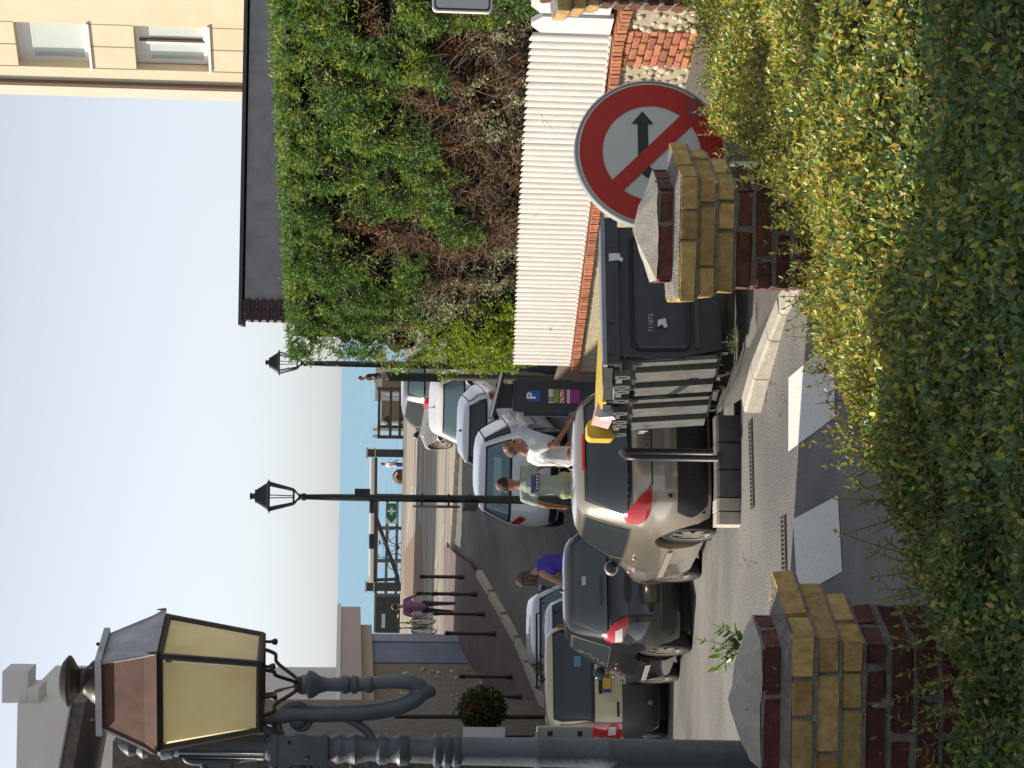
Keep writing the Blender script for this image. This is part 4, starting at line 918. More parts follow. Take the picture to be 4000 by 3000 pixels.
mb.lathe([(.088, zf(402)), (.086, zf(385)), (.072, zf(360)), (.052, zf(340)), (.046, zf(325)), (.05, zf(318)), (.044, zf(312)), (.056, zf(300)), (.078, zf(286)), (.09, zf(276)), (.092, zf(268)), (.08, zf(256)), (.066, zf(244)), (.04, zf(236)), (.005, zf(233))], 24); mb.build('finial', dark_br, lant, 60)
for k in range(4): mb = MB(); p = cor(.10, zf(402))[k]; mb.lathe([(.004, 0), (.004, .02), (.008, .026), (.004, .034)], 6, p); mb.build('stud', dark_br, lant)
hub = Vector((lp3(hubx, huby).x-lc.x, lp3(hubx, huby).y-lc.y, 0)); hub = rotz(-AL) @ hub; hub.z = zl(1180)
for k in range(4):
    a = cor(wb*.7, z0-.004)[k]; b = a.lerp(hub, .5)+Vector((0, 0, .02))+Vector((a.x-hub.x, a.y-hub.y, 0))*.12
    mb = MB(); mb.tube(spline([a, a.lerp(b, .35)+Vector((0, 0, -.025)), b, Vector((a.x*.25+hub.x*.75, a.y*.25+hub.y*.75, hub.z+.03)), hub], 5), .007, 6); mb.build('cradle_leg', dark_br, lant, 180)
mb = MB(); mb.lathe([(.03, -.01), (.036, 0), (.03, .015), (.012, .03)], 12, hub); mb.build('cradle_hub', dark_br, lant, 40)
# sign bracket strapped to the column
mb = MB(); q = lp3(2205, 2862, .12); mb.box(q, (.045, .03, .205)); sb_ = mb.build('sign_bracket', mat('dull_aluminium', (.40, .39, .36), .5, metal=.4), sl_)
for dz in (-.055, .055): mb = MB(); mb.box(q+Vector((0, -.017, dz)), (.018, .004, .018)); mb.build('slot', black_iron, sb_)
mb = MB(); mb.box(lp3(2100, 2885, .1), (.05, .01, .012)); mb.build('strap', MATS['dull_aluminium'], sb_)

# ================================================================== slimmer lamp posts further down the street
dk_green = mat('dark_green_black_iron', (.022, .028, .026), .45, nscale=8, namt=.3)
def small_lamp(label, p, H, full=True, sc=1.0):
    t = thing('lamp_post', label, 'street lamp', p, R(10)); 
    Ht = .60*sc; zt_ = H-Ht
    mb = MB(); mb.lathe([(.13, 0), (.13, .25), (.10, .3), (.085, .55), (.07, .6), (.062, 1.2), (.058, 2.4), (.05, zt_-.5), (.04, zt_-.12), (.055, zt_-.1), (.055, zt_-.05), (.035, zt_-.03), (.06, zt_)], 14); mb.build('post', dk_green, t, 40)
    z0, z1, z2, z3 = zt_+.06*sc, zt_+.36*sc, zt_+.52*sc, H
    lo_, hi_ = .10*sc, .185*sc
    for k in range(4):
        a = math.pi/4+k*math.pi/2; A1, B1 = Vector((lo_*1.2*math.cos(a), lo_*1.2*math.sin(a), z0)), Vector((hi_*1.2*math.cos(a), hi_*1.2*math.sin(a), z1))
        mb = MB(); mb.tube([A1, B1], .012*sc, 6); mb.build('corner_bar', dk_green, t)
        mb = MB(); mb.tube([(0, 0, zt_-.02), (lo_*.8*math.cos(a), lo_*.8*math.sin(a), zt_+.03*sc), A1], .01*sc, 5); mb.build('cradle_leg', dk_green, t)
        a2 = a+math.pi/2; A2, B2 = Vector((lo_*1.2*math.cos(a2), lo_*1.2*math.sin(a2), z0)), Vector((hi_*1.2*math.cos(a2), hi_*1.2*math.sin(a2), z1))
        mb = MB(); mb.tube([A1, A2], .012*sc, 6); mb.build('bottom_rail', dk_green, t)
        mid = [B1.lerp(B2, .5), A1.lerp(A2, .5)]
        mb = MB(); mb.tube(mid, .007*sc, 5); mb.build('glazing_bar', dk_green, t)
    mb = MB(); e = hi_*1.35; mb.lathe([(e*1.05, z1-.005), (e*1.08, z1+.004), (hi_*1.12, z1+.03*sc), (.10*sc, z2), (.11*sc, z2+.005), (.10*sc, z2+.015), (.05*sc, z2+.02), (.04*sc, z2+.05*sc), (.06*sc, z2+.06*sc), (.055*sc, z3-.01), (.005, z3)], 4, a0=math.pi/4); mb.build('roof', dk_green, t)
    return t
lpp = at(2000, 1952, 31); g_ = gz(lpp.x, 31); H_ = at(975, 1934, 31).z-g_
L1 = small_lamp('dark green lamp post with an open lantern standing behind the beige car', (lpp.x, 31, g_), H_, sc=1.22)
zz1 = lambda ix: at(ix, 1950, 31).z-g_
mb = MB(); mb.box((.06, -.02, (zz1(1385)+zz1(1445))/2), (.13, .16, abs(zz1(1385)-zz1(1445)))); mb.build('loudspeaker', black_iron, L1)
mb = MB(); mb.lathe([(.36, -.012), (.36, .012), (.35, .014)], 32, (-.12, -.0, zz1(1705)), Matrix.Rotation(R(90), 3, 'Y') @ Matrix.Rotation(R(8), 3, 'X')); mb.build('round_sign', mat('sign_back', (.16, .14, .13), .5, metal=.3), L1, 40)
mb = MB(); mb.box((-.12, 0, zz1(1838)), (.02, .5, .22), rotz(R(6))); mb.build('sign_plate', MATS['sign_back'], L1)
for ix in (1648, 1752, 1835): mb = MB(); mb.box((-.03, 0, zz1(ix)), (.19, .13, .03)); mb.build('bracket', black_iron, L1)
q = at(1100, 1417, 36); 
L2 = small_lamp('dark lamp post whose open lantern shows beside the end of the tall hedge', (q.x, 36, gz(q.x, 36)), at(1036, 1417, 36).z-gz(q.x, 36), sc=1.03)
# olive post at the hedge end and parking meter
q = at(1508, 1468, 29.7); g_ = gz(q.x, 29.7)
t = thing('sign_post', 'plain olive brown steel post standing at the end of the hedge', 'post', (q.x, 29.7, g_))
mb = MB(); mb.lathe([(.05, 0), (.05, q.z-g_-.03), (.058, q.z-g_-.03), (.058, q.z-g_)], 12); mb.build('pole', mat('olive_pole', (.11, .105, .075), .5, nscale=6, namt=.15), t, 40)
mb = MB(); z_ = at(1620, 1468, 29.7).z-g_; mb.box((-.02, -.05, z_), (.11, .02, .75)); mb.build('edge_strip', black_iron, t)  # black strip standing for the dark upper part of the pole
q = at(2240, 1552, 22.6); g_ = gz(q.x, 22.6); zp = lambda ix: at(ix, 1552, 22.6).z-g_
pm = thing('parking_meter', 'dark grey parking ticket machine with blue P panel and slanted roof', 'parking meter', (q.x, 22.6, g_), R(4))
mbx = mat('meter_body', (.035, .038, .045), .45, nscale=6, namt=.15)
wm = 118*22.6/F
mb = MB(); mb.box((0, 0, zp(2000)/2), (wm, .24, zp(2000))); mb.box((-.0, -.125, zp(2120)), (wm+.03, .02, .62)); body = mb.build('cabinet', mbx, pm)
mb = MB(); mb.box((.0, .05, zp(1970)), (wm*.8, .16, .20)); mb.build('neck', mbx, pm)
zr = zp(1950); mb = MB(); a = R(-13); mb.box((0, -.02, zr+.03), (wm+.17, .42, .045), Matrix.Rotation(a*-1, 3, 'Y')); mb.build('roof', black_iron, pm)
mb = MB(); mb.box((0, -.23, zr+.05), (wm+.17, .012, .02), Matrix.Rotation(-a, 3, 'Y')); mb.build('roof_edge', mat('pale_edge', (.7, .7, .68), .4), pm)
blue = mat('parking_blue', (.02, .10, .42), .4); yq = -.138
mb = MB(); mb.prism([(x, z+zp(2080)) for x, z in rrect(.062, .072, .01)], -yq, -yq+.003, RX); pb_ = mb.build('p_panel', blue, pm)
text('p_letter', 'P', .14, mat('sign_letter_white', (.8, .8, .8), .5), pb_, (-.002, yq-.006, zp(2072)), (R(90), 0, 0), .001, .004)
for (i0, i1, c, nm) in ((2137, 2156, (.62, .62, .60), 'white_label'), (2156, 2178, (.20, .33, .06), 'green_label'), (2178, 2204, (.45, .05, .05), 'red_label'), (2208, 2222, (.55, .5, .52), 'pale_label'), (2222, 2260, (.30, .03, .22), 'purple_label')):
    mb = MB(); z0, z1 = zp(i1), zp(i0); mb.box((.0, yq, (z0+z1)/2), (.152, .004, z1-z0-.004)); lb = mb.build('label', mat(nm, c, .5), pm)
    if nm == 'red_label': text('number', '76791', .062, MATS['sign_letter_white'], lb, (0, yq-.004, (z0+z1)/2), (R(90), 0, 0), .001, .001)
mb = MB()
for i in range(3):
    for j in range(3): mb.box((-.05+i*.017, yq-.003, zp(2146)-.017+j*.017), (.012, .002, .012))
mb.build('label_squares', black_iron, pm)
mb = MB(); mb.box((-wm/2-.03, -.05, zp(2130)), (.05, .10, .5)); mb.build('side_box', mbx, pm)

# ================================================================== cars
def paint(name, col, metal=.5, rough=.32):
    m = mat(name, col, rough, metal=metal, coat=1.0, nscale=500, namt=.06); return m
def spoke_rim(mb, n, r, w_):
    for k in range(n):
        a = 2*math.pi*k/n; M_ = Matrix.Rotation(a, 3, 'X'); mb.add([M_ @ Vector(v) for v in ((w_, -.035, .04), (w_, .035, .04), (w_-.01, .05, r*.93), (w_-.01, -.05, r*.93), (w_-.03, -.02, .04), (w_-.03, .02, .04), (w_-.03, .03, r*.93), (w_-.03, -.03, r*.93))], [(0, 1, 2, 3), (0, 3, 7, 4), (1, 5, 6, 2), (4, 7, 6, 5)])
CARLOG = []
class Car:
    def __init__(s, label, left_iy, y, hd, L, W, H, pm_, group='cars parked along the street', tall=0, belt=.93, n=5.2, rr=.60, cat='car', slope=None, roofw=.70, bodyname='car', zoff=0):
        s.L, s.W, s.H, s.n, s.belt = L, W, H, n, belt
        hwx = Vector((math.cos(hd), math.sin(hd), 0)); 
        c = at(2300, left_iy, y); c = Vector((c.x, y, 0))+hwx*(W/2)*.97
        g = gz(c.x-math.sin(hd)*L/2, c.y+math.cos(hd)*L/2); f_ = gz(c.x-math.sin(hd)*L*.85, c.y+math.cos(hd)*L*.85); r_ = gz(c.x-math.sin(hd)*L*.18, c.y+math.cos(hd)*L*.18)
        pit = math.atan2(f_-r_, L*.67)
        s.t = thing('parked_car', label, cat, (c.x, c.y, r_-(f_-r_)/(.67*L)*.18*L+zoff), 0, group); s.t.rotation_euler = (pit, 0, hd)
        k = H/1.46; b = belt
        s.wt = [(.16, .90), (.28, .955), (.5, .995), (.62, 1.0), (.8*b/.93, .985), (b, .94), (b+.12, .885), (H-.20, roofw+.07), (H-.09, roofw), (H-.035, roofw-.09), (H-.008, roofw-.25), (H, roofw-.45)]
        s.yr = [(.16, .16), (.26, .05), (.40, .0), (.58, .005), (.70, .03), (b-.06, .06), (b+.04, .09), (H-.22, .09+rr*.42), (H-.10, .09+rr*.62), (H-.05, .09+rr*.72), (H-.01, .09+rr*.9), (H, rr+.25)]
        s.yf = [(.16, L-.18), (.3, L-.04), (.45, L), (.6, L-.03), (.70, L-.14), (.76, L-.34), (b-.10, L-.75), (b-.02, L-1.0), (b+.10, L-1.25), (H-.22, L-1.62), (H-.10, L-1.85), (H-.05, L-2.0), (H-.01, L-2.15), (H, L-2.3)]
        s.pm = pm_; s.body()
    def P(s, th, z, off=0):
        w_ = lerp(s.wt, z)*s.W/2; a, b = lerp(s.yr, z), lerp(s.yf, z); yc, hl = (a+b)/2, (b-a)/2; e = 2/s.n
        c, q = math.cos(th), math.sin(th)
        p = Vector((w_*math.copysign(abs(c)**e, c), yc+hl*math.copysign(abs(q)**e, q), z))
        if off:
            u = s.P(th+.01, z)-s.P(th-.01, z); v = s.P(th, z+.01)-s.P(th, z-.01); nn = u.cross(v).normalized(); p += nn*off
        return p
    def ths(s, x): return -math.acos(max(-1, min(1, math.copysign(abs(x)**(s.n/2), x))))
    def thy(s, y, z, side):
        a, b = lerp(s.yr, z), lerp(s.yf, z); t = max(-1, min(1, (y-(a+b)/2)/((b-a)/2))); ph = math.asin(math.copysign(abs(t)**(s.n/2), t))
        return -math.pi-ph if side < 0 else ph
    def body(s):
        zs = []; z = .16
        for a, b in zip(s.wt, s.wt[1:]):
            m_ = max(1, int((b[0]-a[0])/.05)); zs += [a[0]+(b[0]-a[0])*k/m_ for k in range(m_)]
        zs += [s.H]; N = 88; vs = []; fs = []
        angs = []
        for k in range(N): t = 2*math.pi*k/N; angs.append(t+.16*math.sin(4*t))
        for z in zs: vs += [s.P(t, z) for t in angs]
        for i in range(len(zs)-1):
            for k in range(N): fs.append((i*N+k, i*N+(k+1) % N, (i+1)*N+(k+1) % N, (i+1)*N+k))
        fs.append(tuple(range(N))[::-1]); fs.append(tuple(range((len(zs)-1)*N, len(zs)*N)))
        mb = MB(); mb.add(vs, fs); tmp = mb.build('body', s.pm)
        cm = MB(); s.wr = .31
        for y in (.74, s.L-.80): cm.lathe([(s.wr+.055, -s.W), (s.wr+.055, s.W)], 28, (0, y, s.wr+.0), Matrix.Rotation(R(90), 3, 'Y'))
        cut = cm.build('cut', trim); mo = tmp.modifiers.new('b', 'BOOLEAN'); mo.object = cut; mo.operation = 'DIFFERENCE'; mo.solver = 'EXACT'
        me = evaluated(tmp); bpy.data.objects.remove(tmp); bpy.data.objects.remove(cut)
        me.materials.clear(); me.materials.append(s.pm); me.polygons.foreach_set('material_index', [0]*len(me.polygons)); me.polygons.foreach_set('use_smooth', [True]*len(me.polygons)); me.set_sharp_from_angle(angle=R(38))
        s.b = link('body', me, s.t)
        mb = MB(); mb.box((0, s.L/2, .42), (s.W-.40, s.L-.5, .40)); mb.build('underbody', trim, s.t)
        for y in (.74, s.L-.80):
            for sd_ in (-1, 1):
                x = sd_*(s.W/2*.925-.108); Rm = Matrix.Rotation(R(90*sd_), 3, 'Y')
                mb = MB(); mb.lathe([(.18, -.09), (s.wr-.03, -.10), (s.wr-.005, -.085), (s.wr, -.06), (s.wr, .06), (s.wr-.005, .085), (s.wr-.03, .10), (.20, .085), (.19, .03), (.05, .03)], 28, (x, y, s.wr), Rm); wh = mb.build('wheel', rubber, s.t, 35)
                mb = MB(); mb.cur = 0; spoke_rim(mb, 6, .20, .088); mb.lathe([(.185, .05), (.205, .088), (.215, .092), (.21, .08)], 24, (0, 0, 0), Matrix.Rotation(R(90), 3, 'Y'), caps=False); mb.lathe([(.045, .06), (.045, .09), (.02, .095)], 12, (0, 0, 0), Matrix.Rotation(R(90), 3, 'Y'))
                o = mb.build('rim', alloy, wh, 40, loc=(x, y, s.wr), rot=(0, 0, 0 if sd_ > 0 else math.pi))
    def patch(s, name, m, rows, off=.006, nx=10, parent=None, shade=180):
        # rows: (z, th0, th1)
        vs = []; fs = []
        Z_ = []
        for (a, b) in zip(rows, rows[1:]):
            pass
        RV = spline([Vector(r_) for r_ in rows], 5) if len(rows) > 2 else [Vector(rows[0]).lerp(Vector(rows[1]), q_/5) for q_ in range(6)]
        Z_ = [tuple(r_) for r_ in RV]
        for z, a, b in Z_:
            for k in range(nx+1): vs.append(s.P(a+(b-a)*k/nx, z, off))
        for i in range(len(Z_)-1):
            for k in range(nx): q = i*(nx+1)+k; fs.append((q, q+1, q+nx+2, q+nx+1))
        mb = MB(); mb.add(vs, fs); return mb.build(name, m, parent or s.t, shade)
    def rear(s, name, m, rows, **k): return s.patch(name, m, [(z, s.ths(a), s.ths(b)) for z, a, b in rows], **k)
    def side(s, name, m, sd_, rows, **k): return s.patch(name, m, [(z, s.thy(a, z, sd_), s.thy(b, z, sd_)) for z, a, b in rows], **k)
    def glassset(s, rw=(.80, .64), gm=glass, y0=.42, doors=2):
        b, H = s.belt, s.H
        s.rear('rear_window_surround', trim, [(b+.0, -rw[0]-.035, rw[0]+.035), (H-.10, -rw[1]-.12, rw[1]+.12)], off=.004, nx=16)
        s.rw_ = s.rear('rear_window', gm, [(b+.04, -rw[0], rw[0]), (b+.12, -rw[0]-.01, rw[0]+.01), (H-.16, -rw[1]-.06, rw[1]+.06), (H-.135, -rw[1], rw[1])], off=.008, nx=16)
        for sd_ in (-1, 1):
            yA = lambda z: s.L-.98-(z-b)*1.15
            yR = lambda z: y0+(z-b)*.55
            z0, z1 = b+.015, H-.115; ym = s.L*.47
            s.side('window_frame', trim, sd_, [(z0-.02, yR(z0)+.02, ym-.02), (z1+.02, yR(z1)+.02, ym-.02)], off=.003, nx=14)
            s.side('window_frame', trim, sd_, [(z0-.02, ym+.04, yA(z0)-.02), (z1+.02, ym+.04, yA(z1)+.01)], off=.003, nx=14)
            s.side('side_window', glass, sd_, [(z0, yR(z0)+.06, ym-.05), (z1, yR(z1)+.05, ym-.05)], off=.008)
            s.side('side_window', glass, sd_, [(z0, ym+.07, yA(z0)-.08), (z1, ym+.07, yA(z1)-.03)], off=.008)
            for yd in ((ym-.02, s.L-1.15) if doors == 2 else (s.L-1.15,)):
                s.side('door_seam', trim, sd_, [(.30, yd, yd+.010), (b-.02, yd, yd+.010)], off=.002, nx=1)
            s.side('side_moulding', mat('moulding', (.30, .28, .25), .4), sd_, [(.46, 1.15, s.L-1.25), (.52, 1.15, s.L-1.25)], off=.018, nx=8)
            for yd in (ym-.20, s.L*.62)[:doors]:
                p = s.P(s.thy(yd, b-.10, sd_), b-.10, .02); mb = MB(); mb.ell(p, (.02, .07, .018)); mb.build('door_handle', chrome, s.t, 180)
            p = s.P(s.thy(s.L-1.32, b+.06, sd_), b+.06, .0); mb = MB(); q = p+Vector((sd_*.12, .0, .02)); mb.ell(q, (.085, .06, .075), 12, 8); mr = mb.build('mirror', trim if s.pm is None else s.pm, s.t, 180)
            mb = MB(); mb.ell(q+Vector((0, -.045, 0)), (.07, .022, .06), 12, 8); mb.build('mirror_glass', glass, mr, 180); mb = MB(); mb.tube([p, q], .02, 6); mb.build('mirror_arm', trim, mr)
        fr_ = [(b+.06, R(90-58), R(90+58)), (H-.14, R(90-50), R(90+50))]
        s.patch('windscreen', glass, fr_, off=.006, nx=12)
    def bumper(s, z0=.2, z1=.43, m=trim, x=.84): s.rear('bumper_insert', m, [(z0, -x+.1, x-.1), ((z0+z1)/2, -x, x), (z1, -x+.06, x-.06)], off=.007, nx=14)
    def plate(s, txt, z, x0=0, blue_=True, bg_=plate_y, w_=.5, sx=.75):
        y = s.P(-math.pi/2, z).y; g = thing_child('number_plate', s.t, (x0, y-.012, z)); mb = MB(); mb.box((0, 0, 0), (w_, .012, .11)); pl = mb.build('number_plate', bg_, s.t, loc=(x0, y-.02, z)); bpy.data.objects.remove(g)
        if blue_: mb = MB(); mb.box((-w_/2+.025, -.009, 0), (.045, .004, .105)); mb.build('blue_band', plate_b, pl)
        text('plate_number', txt, .115, blk_s, pl, (.03 if blue_ else 0, -.009, 0), (R(90), 0, 0), .001, .0015, sx)
    def aerial(s, y, L_=.35):
        z = s.H; mb = MB(); mb.lathe([(.03, 0), (.02, .025), (.006, .04)], 8, (0, y, z-.005)); a = mb.build('aerial', black_iron, s.t, 40); mb = MB(); mb.tube([(0, y, z+.03), (0, y-L_*.75, z+L_*.66)], .004, 5); mb.build('aerial_rod', black_iron, a)
def thing_child(n, p, loc): return link(n, None, p, loc)

beige = paint('beige_metallic', (.47, .42, .34), .6, .22); dkgrey = paint('dark_grey_metallic', (.032, .033, .036), .5, .12); white_c = paint('white_car_paint', (.80, .81, .83), .0, .3); cream_c = paint('cream_car_paint', (.60, .53, .34), .05, .35); silver = paint('silver_metallic', (.40, .40, .40), .7, .3)
H17 = R(16)
# beige hatchback beside the bins
A = Car('beige metallic hatchback with big red tail lamps parked beside the waste containers', 2046, 19.25, H17, 3.75, 1.74, 1.47, beige, n=4.6, rr=.62, zoff=-.09)
A.glassset((.83, .66)); A.bumper(.20, .50)
for sg_ in (-1, 1):
    a_, b_ = (A.ths, None), None
    f = lambda x: A.ths(sg_*x)
    e1 = A.thy(.34, .98, sg_); e0 = A.thy(.16, .80, sg_)
    if sg_ < 0: e1 = e1 if e1 < 0 else e1-2*math.pi
    tl = A.patch('tail_lamp', redlens, [(.745, f(.47), A.thy(.14, .745, sg_)), (.79, f(.545), A.thy(.24, .79, sg_)), (.85, f(.63), A.thy(.31, .85, sg_)), (.92, f(.73), A.thy(.34, .92, sg_)), (.97, f(.81), A.thy(.335, .97, sg_)), (1.005, f(.875), A.thy(.30, 1.005, sg_))], off=.014, nx=26)
A.rear('boot_seam', trim, [(.735, -.50, .50), (.748, -.50, .50)], off=.003, nx=12); A.rear('bumper_pad', MATS['moulding'], [(.555, -.55, .55), (.62, -.55, .55)], off=.010, nx=12)
text('brand_lettering', 'PEUGEOT', .075, chrome, A.t, (-.02, A.P(-math.pi/2, .785).y-.01, .785), (R(90), 0, 0), .003, .001, .95)
A.rear('brake_light', redlens, [(1.36, -.3, .3), (1.385, -.3, .3)], off=.012); A.aerial(1.15)
mb = MB(); p = A.P(A.ths(-.62), .57, .004); mb.lathe([(.022, 0), (.02, .006)], 12, p, Matrix.Rotation(R(90), 3, 'X')); mb.build('tow_cap', trim, A.t)
mb = MB(); [mb.tube([A.P(A.ths(x), .30, .012), A.P(A.ths(x), .44, .012)], .006, 4) for x in np.linspace(-.5, .5, 12)]; mb.build('bumper_grille', trim, A.t)
# dark grey hatchback
B = Car('dark grey metallic hatchback with pale reflecting roof parked between the beige and cream cars', 2512, 23.1, H17+R(2), 3.45, 1.72, 1.5, dkgrey, rr=.66, belt=.96, n=4.6)
B.glassset((.82, .66)); B.bumper(.20, .36)
for sg_ in (-1, 1):
    f = lambda x: B.ths(sg_*x)
    tl = B.patch('tail_lamp', redlens, [(.76, f(.58), B.thy(.10, .76, sg_)), (.85, f(.62), B.thy(.22, .85, sg_)), (.95, f(.72), B.thy(.33, .95, sg_)), (1.03, f(.86), B.thy(.33, 1.03, sg_))], off=.014, nx=12)
    B.patch('reversing_lamp', clearlens, [(.83, f(.72), f(.87)), (.91, f(.78), f(.90))], off=.020, nx=4, parent=tl)
B.rear('boot_seam', trim, [(.742, -.60, .60), (.755, -.60, .60)], off=.003, nx=12); B.rear('wiper', trim, [(1.06, -.45, .02), (1.075, -.45, .02)], off=.02, nx=6)
mb = MB(); q = B.P(B.ths(-.02), 1.25, .014); mb.box(q+Vector((0, 0, 0)), (.10, .004, .05), Matrix.Rotation(R(-30), 3, 'X')); mb.build('window_sticker', mat('pale_sticker', (.4, .52, .4), .6), B.t); B.aerial(.95)
# cream small estate with upright lamps
C_ = Car('cream small car with upright red tail lamps and a yellow number plate', 2858, 26.6, H17+R(2), 3.3, 1.66, 1.66, cream_c, rr=.34, belt=1.02, n=5.5, roofw=.80)
C_.glassset((.80, .74), y0=.30)
C_.rear('bumper_shell', mat('grey_bumper', (.06, .058, .055), .5), [(.18, -.88, .88), (.42, -.97, .97), (.60, -.97, .97), (.66, -.93, .93)], off=.016, nx=20)
for sg_ in (-1, 1):
    f = lambda x: C_.ths(sg_*x)
    tl = C_.patch('tail_lamp', redlens, [(.66, f(.80), f(.97)), (.95, f(.82), f(.985)), (1.1, f(.86), f(.99)), (1.3, f(.90), f(.985)), (1.48, f(.90), f(.97))], off=.014, nx=6)
    C_.patch('reversing_lamp', clearlens, [(.74, f(.84), f(.94)), (.84, f(.85), f(.95))], off=.02, nx=4, parent=tl)
C_.plate('631', .86, -.03, w_=.50, sx=1.0)
mb = MB(); y_ = C_.P(-math.pi/2, .96).y; mb.box((-.06, y_-.012, .945), (.46, .02, .05)); mb.build('boot_handle', trim, C_.t)
mb = MB(); mb.box((-.50, C_.P(-math.pi/2, .74).y-.012, .72), (.20, .006, .03)); mb.build('badge', trim, C_.t)
mb = MB(); mb.tube([(-.42, .02, .30), (-.42, -.05, .30)], .035, 10); mb.build('tow_eye', chrome, C_.t, 40)
mb = MB(); mb.box((.16, C_.P(-math.pi/2, 1.24).y-.015, 1.24), (.14, .004, .09), Matrix.Rotation(R(-12), 3, 'X')); mb.build('window_sticker', mat('sticker_blue', (.12, .3, .45), .6), C_.t); C_.aerial(.6, .12)
# cars further down the left side
D = Car('white car with roof bars and a dark rear window parked beyond the cream car', 2690, 30.4, R(14), 3.5, 1.66, 1.52, white_c, rr=.5, belt=.98); D.glassset((.84, .74)); D.bumper()
for y in (1.0, 2.1): mb = MB(); mb.tube([(-.62, y, 1.50), (-.60, y, 1.57), (.60, y, 1.57), (.62, y, 1.50)], .018, 6); mb.build('roof_bar', trim, D.t)
D.rear('tail_lamp', redlens, [(.75, -.97, -.78), (.98, -.97, -.84)], off=.014); D.rear('tail_lamp', redlens, [(.75, .78, .97), (.98, .84, .97)], off=.014)
E_ = Car('white hatchback nose to tail beyond the car with roof bars', 2640, 34.6, R(10), 3.7, 1.72, 1.46, white_c, belt=.94); E_.glassset((.84, .70), glass_l); E_.bumper()
E_.rear('tail_lamp', redlens, [(.75, -.97, -.78), (.95, -.97, -.84)], off=.014); E_.rear('tail_lamp', redlens, [(.75, .78, .97), (.95, .84, .97)], off=.014)
# right row towards the sea
G = Car('white hatchback with pale sunshade and yellow plate behind the two standing men', 2090, 34.3, R(-6.5), 4.1, 1.78, 1.50, white_c, rr=.5, belt=.98, n=4.8); G.glassset((.82, .74), glass_l); G.bumper(.2, .34)
for sg_ in (-1, 1):
    f = lambda x: G.ths(sg_*x); G.patch('tail_lamp', redlens, [(.72, f(.70), G.thy(.10, .72, sg_)), (.84, f(.66), G.thy(.22, .84, sg_)), (.96, f(.82), G.thy(.24, .96, sg_))], off=.014, nx=8)
G.plate('66 KCX', .80, .03, blue_=False, w_=.52, sx=.72)
mb = MB(); y_ = G.P(-math.pi/2, 1.2).y; mb.box((.02, y_-.016, 1.21), (.78, .004, .15), Matrix.Rotation(R(-32), 3, 'X')); mb.build('sunshade', mat('pale_blue_shade', (.30, .46, .47), .6), G.t)
mb = MB(); mb.lathe([(.045, -.004), (.045, .004)], 20, (0, G.P(-math.pi/2, .93).y-.012, .93), RX); mb.lathe([(.035, .005), (.0, .006)], 3, (0, G.P(-math.pi/2, .93).y-.012, .93), RX); mb.build('badge', chrome, G.t)
Hc = Car('white car with dark rear window parked beyond the hatchback with the sunshade', 1880, 39.0, R(-6), 3.9, 1.72, 1.42, white_c, rr=.42, belt=1.0); Hc.glassset((.84, .76)); Hc.bumper(); Hc.aerial(.9, .25)
Ic = Car('pale blue-white hatchback with a wiper on its rear window parked before the sea front', 1765, 43.4, R(-4), 3.8, 1.74, 1.50, white_c, rr=.5, belt=.98); Ic.glassset((.84, .72), glass_l); Ic.bumper(); Ic.aerial(.9, .3); Ic.rear('wiper', trim, [(1.06, -.05, .4), (1.08, -.05, .4)], off=.02)
for q_ in (Hc, Ic):
    for sg_ in (-1, 1): q_.rear('tail_lamp', redlens, [(.72, sg_*.80, sg_*.97), (.95, sg_*.84, sg_*.98)], off=.014)
K = Car('silver hatchback turned side-on with a shining alloy wheel at the plaza edge', 1572, 48.6, R(24), 3.75, 1.68, 1.44, silver, belt=.93, n=4.4); K.glassset((.84, .70), glass_l); K.bumper()
for sg_ in (-1, 1): K.rear('tail_lamp', redlens, [(.72, sg_*.80, sg_*.97), (.95, sg_*.86, sg_*.98)], off=.014)
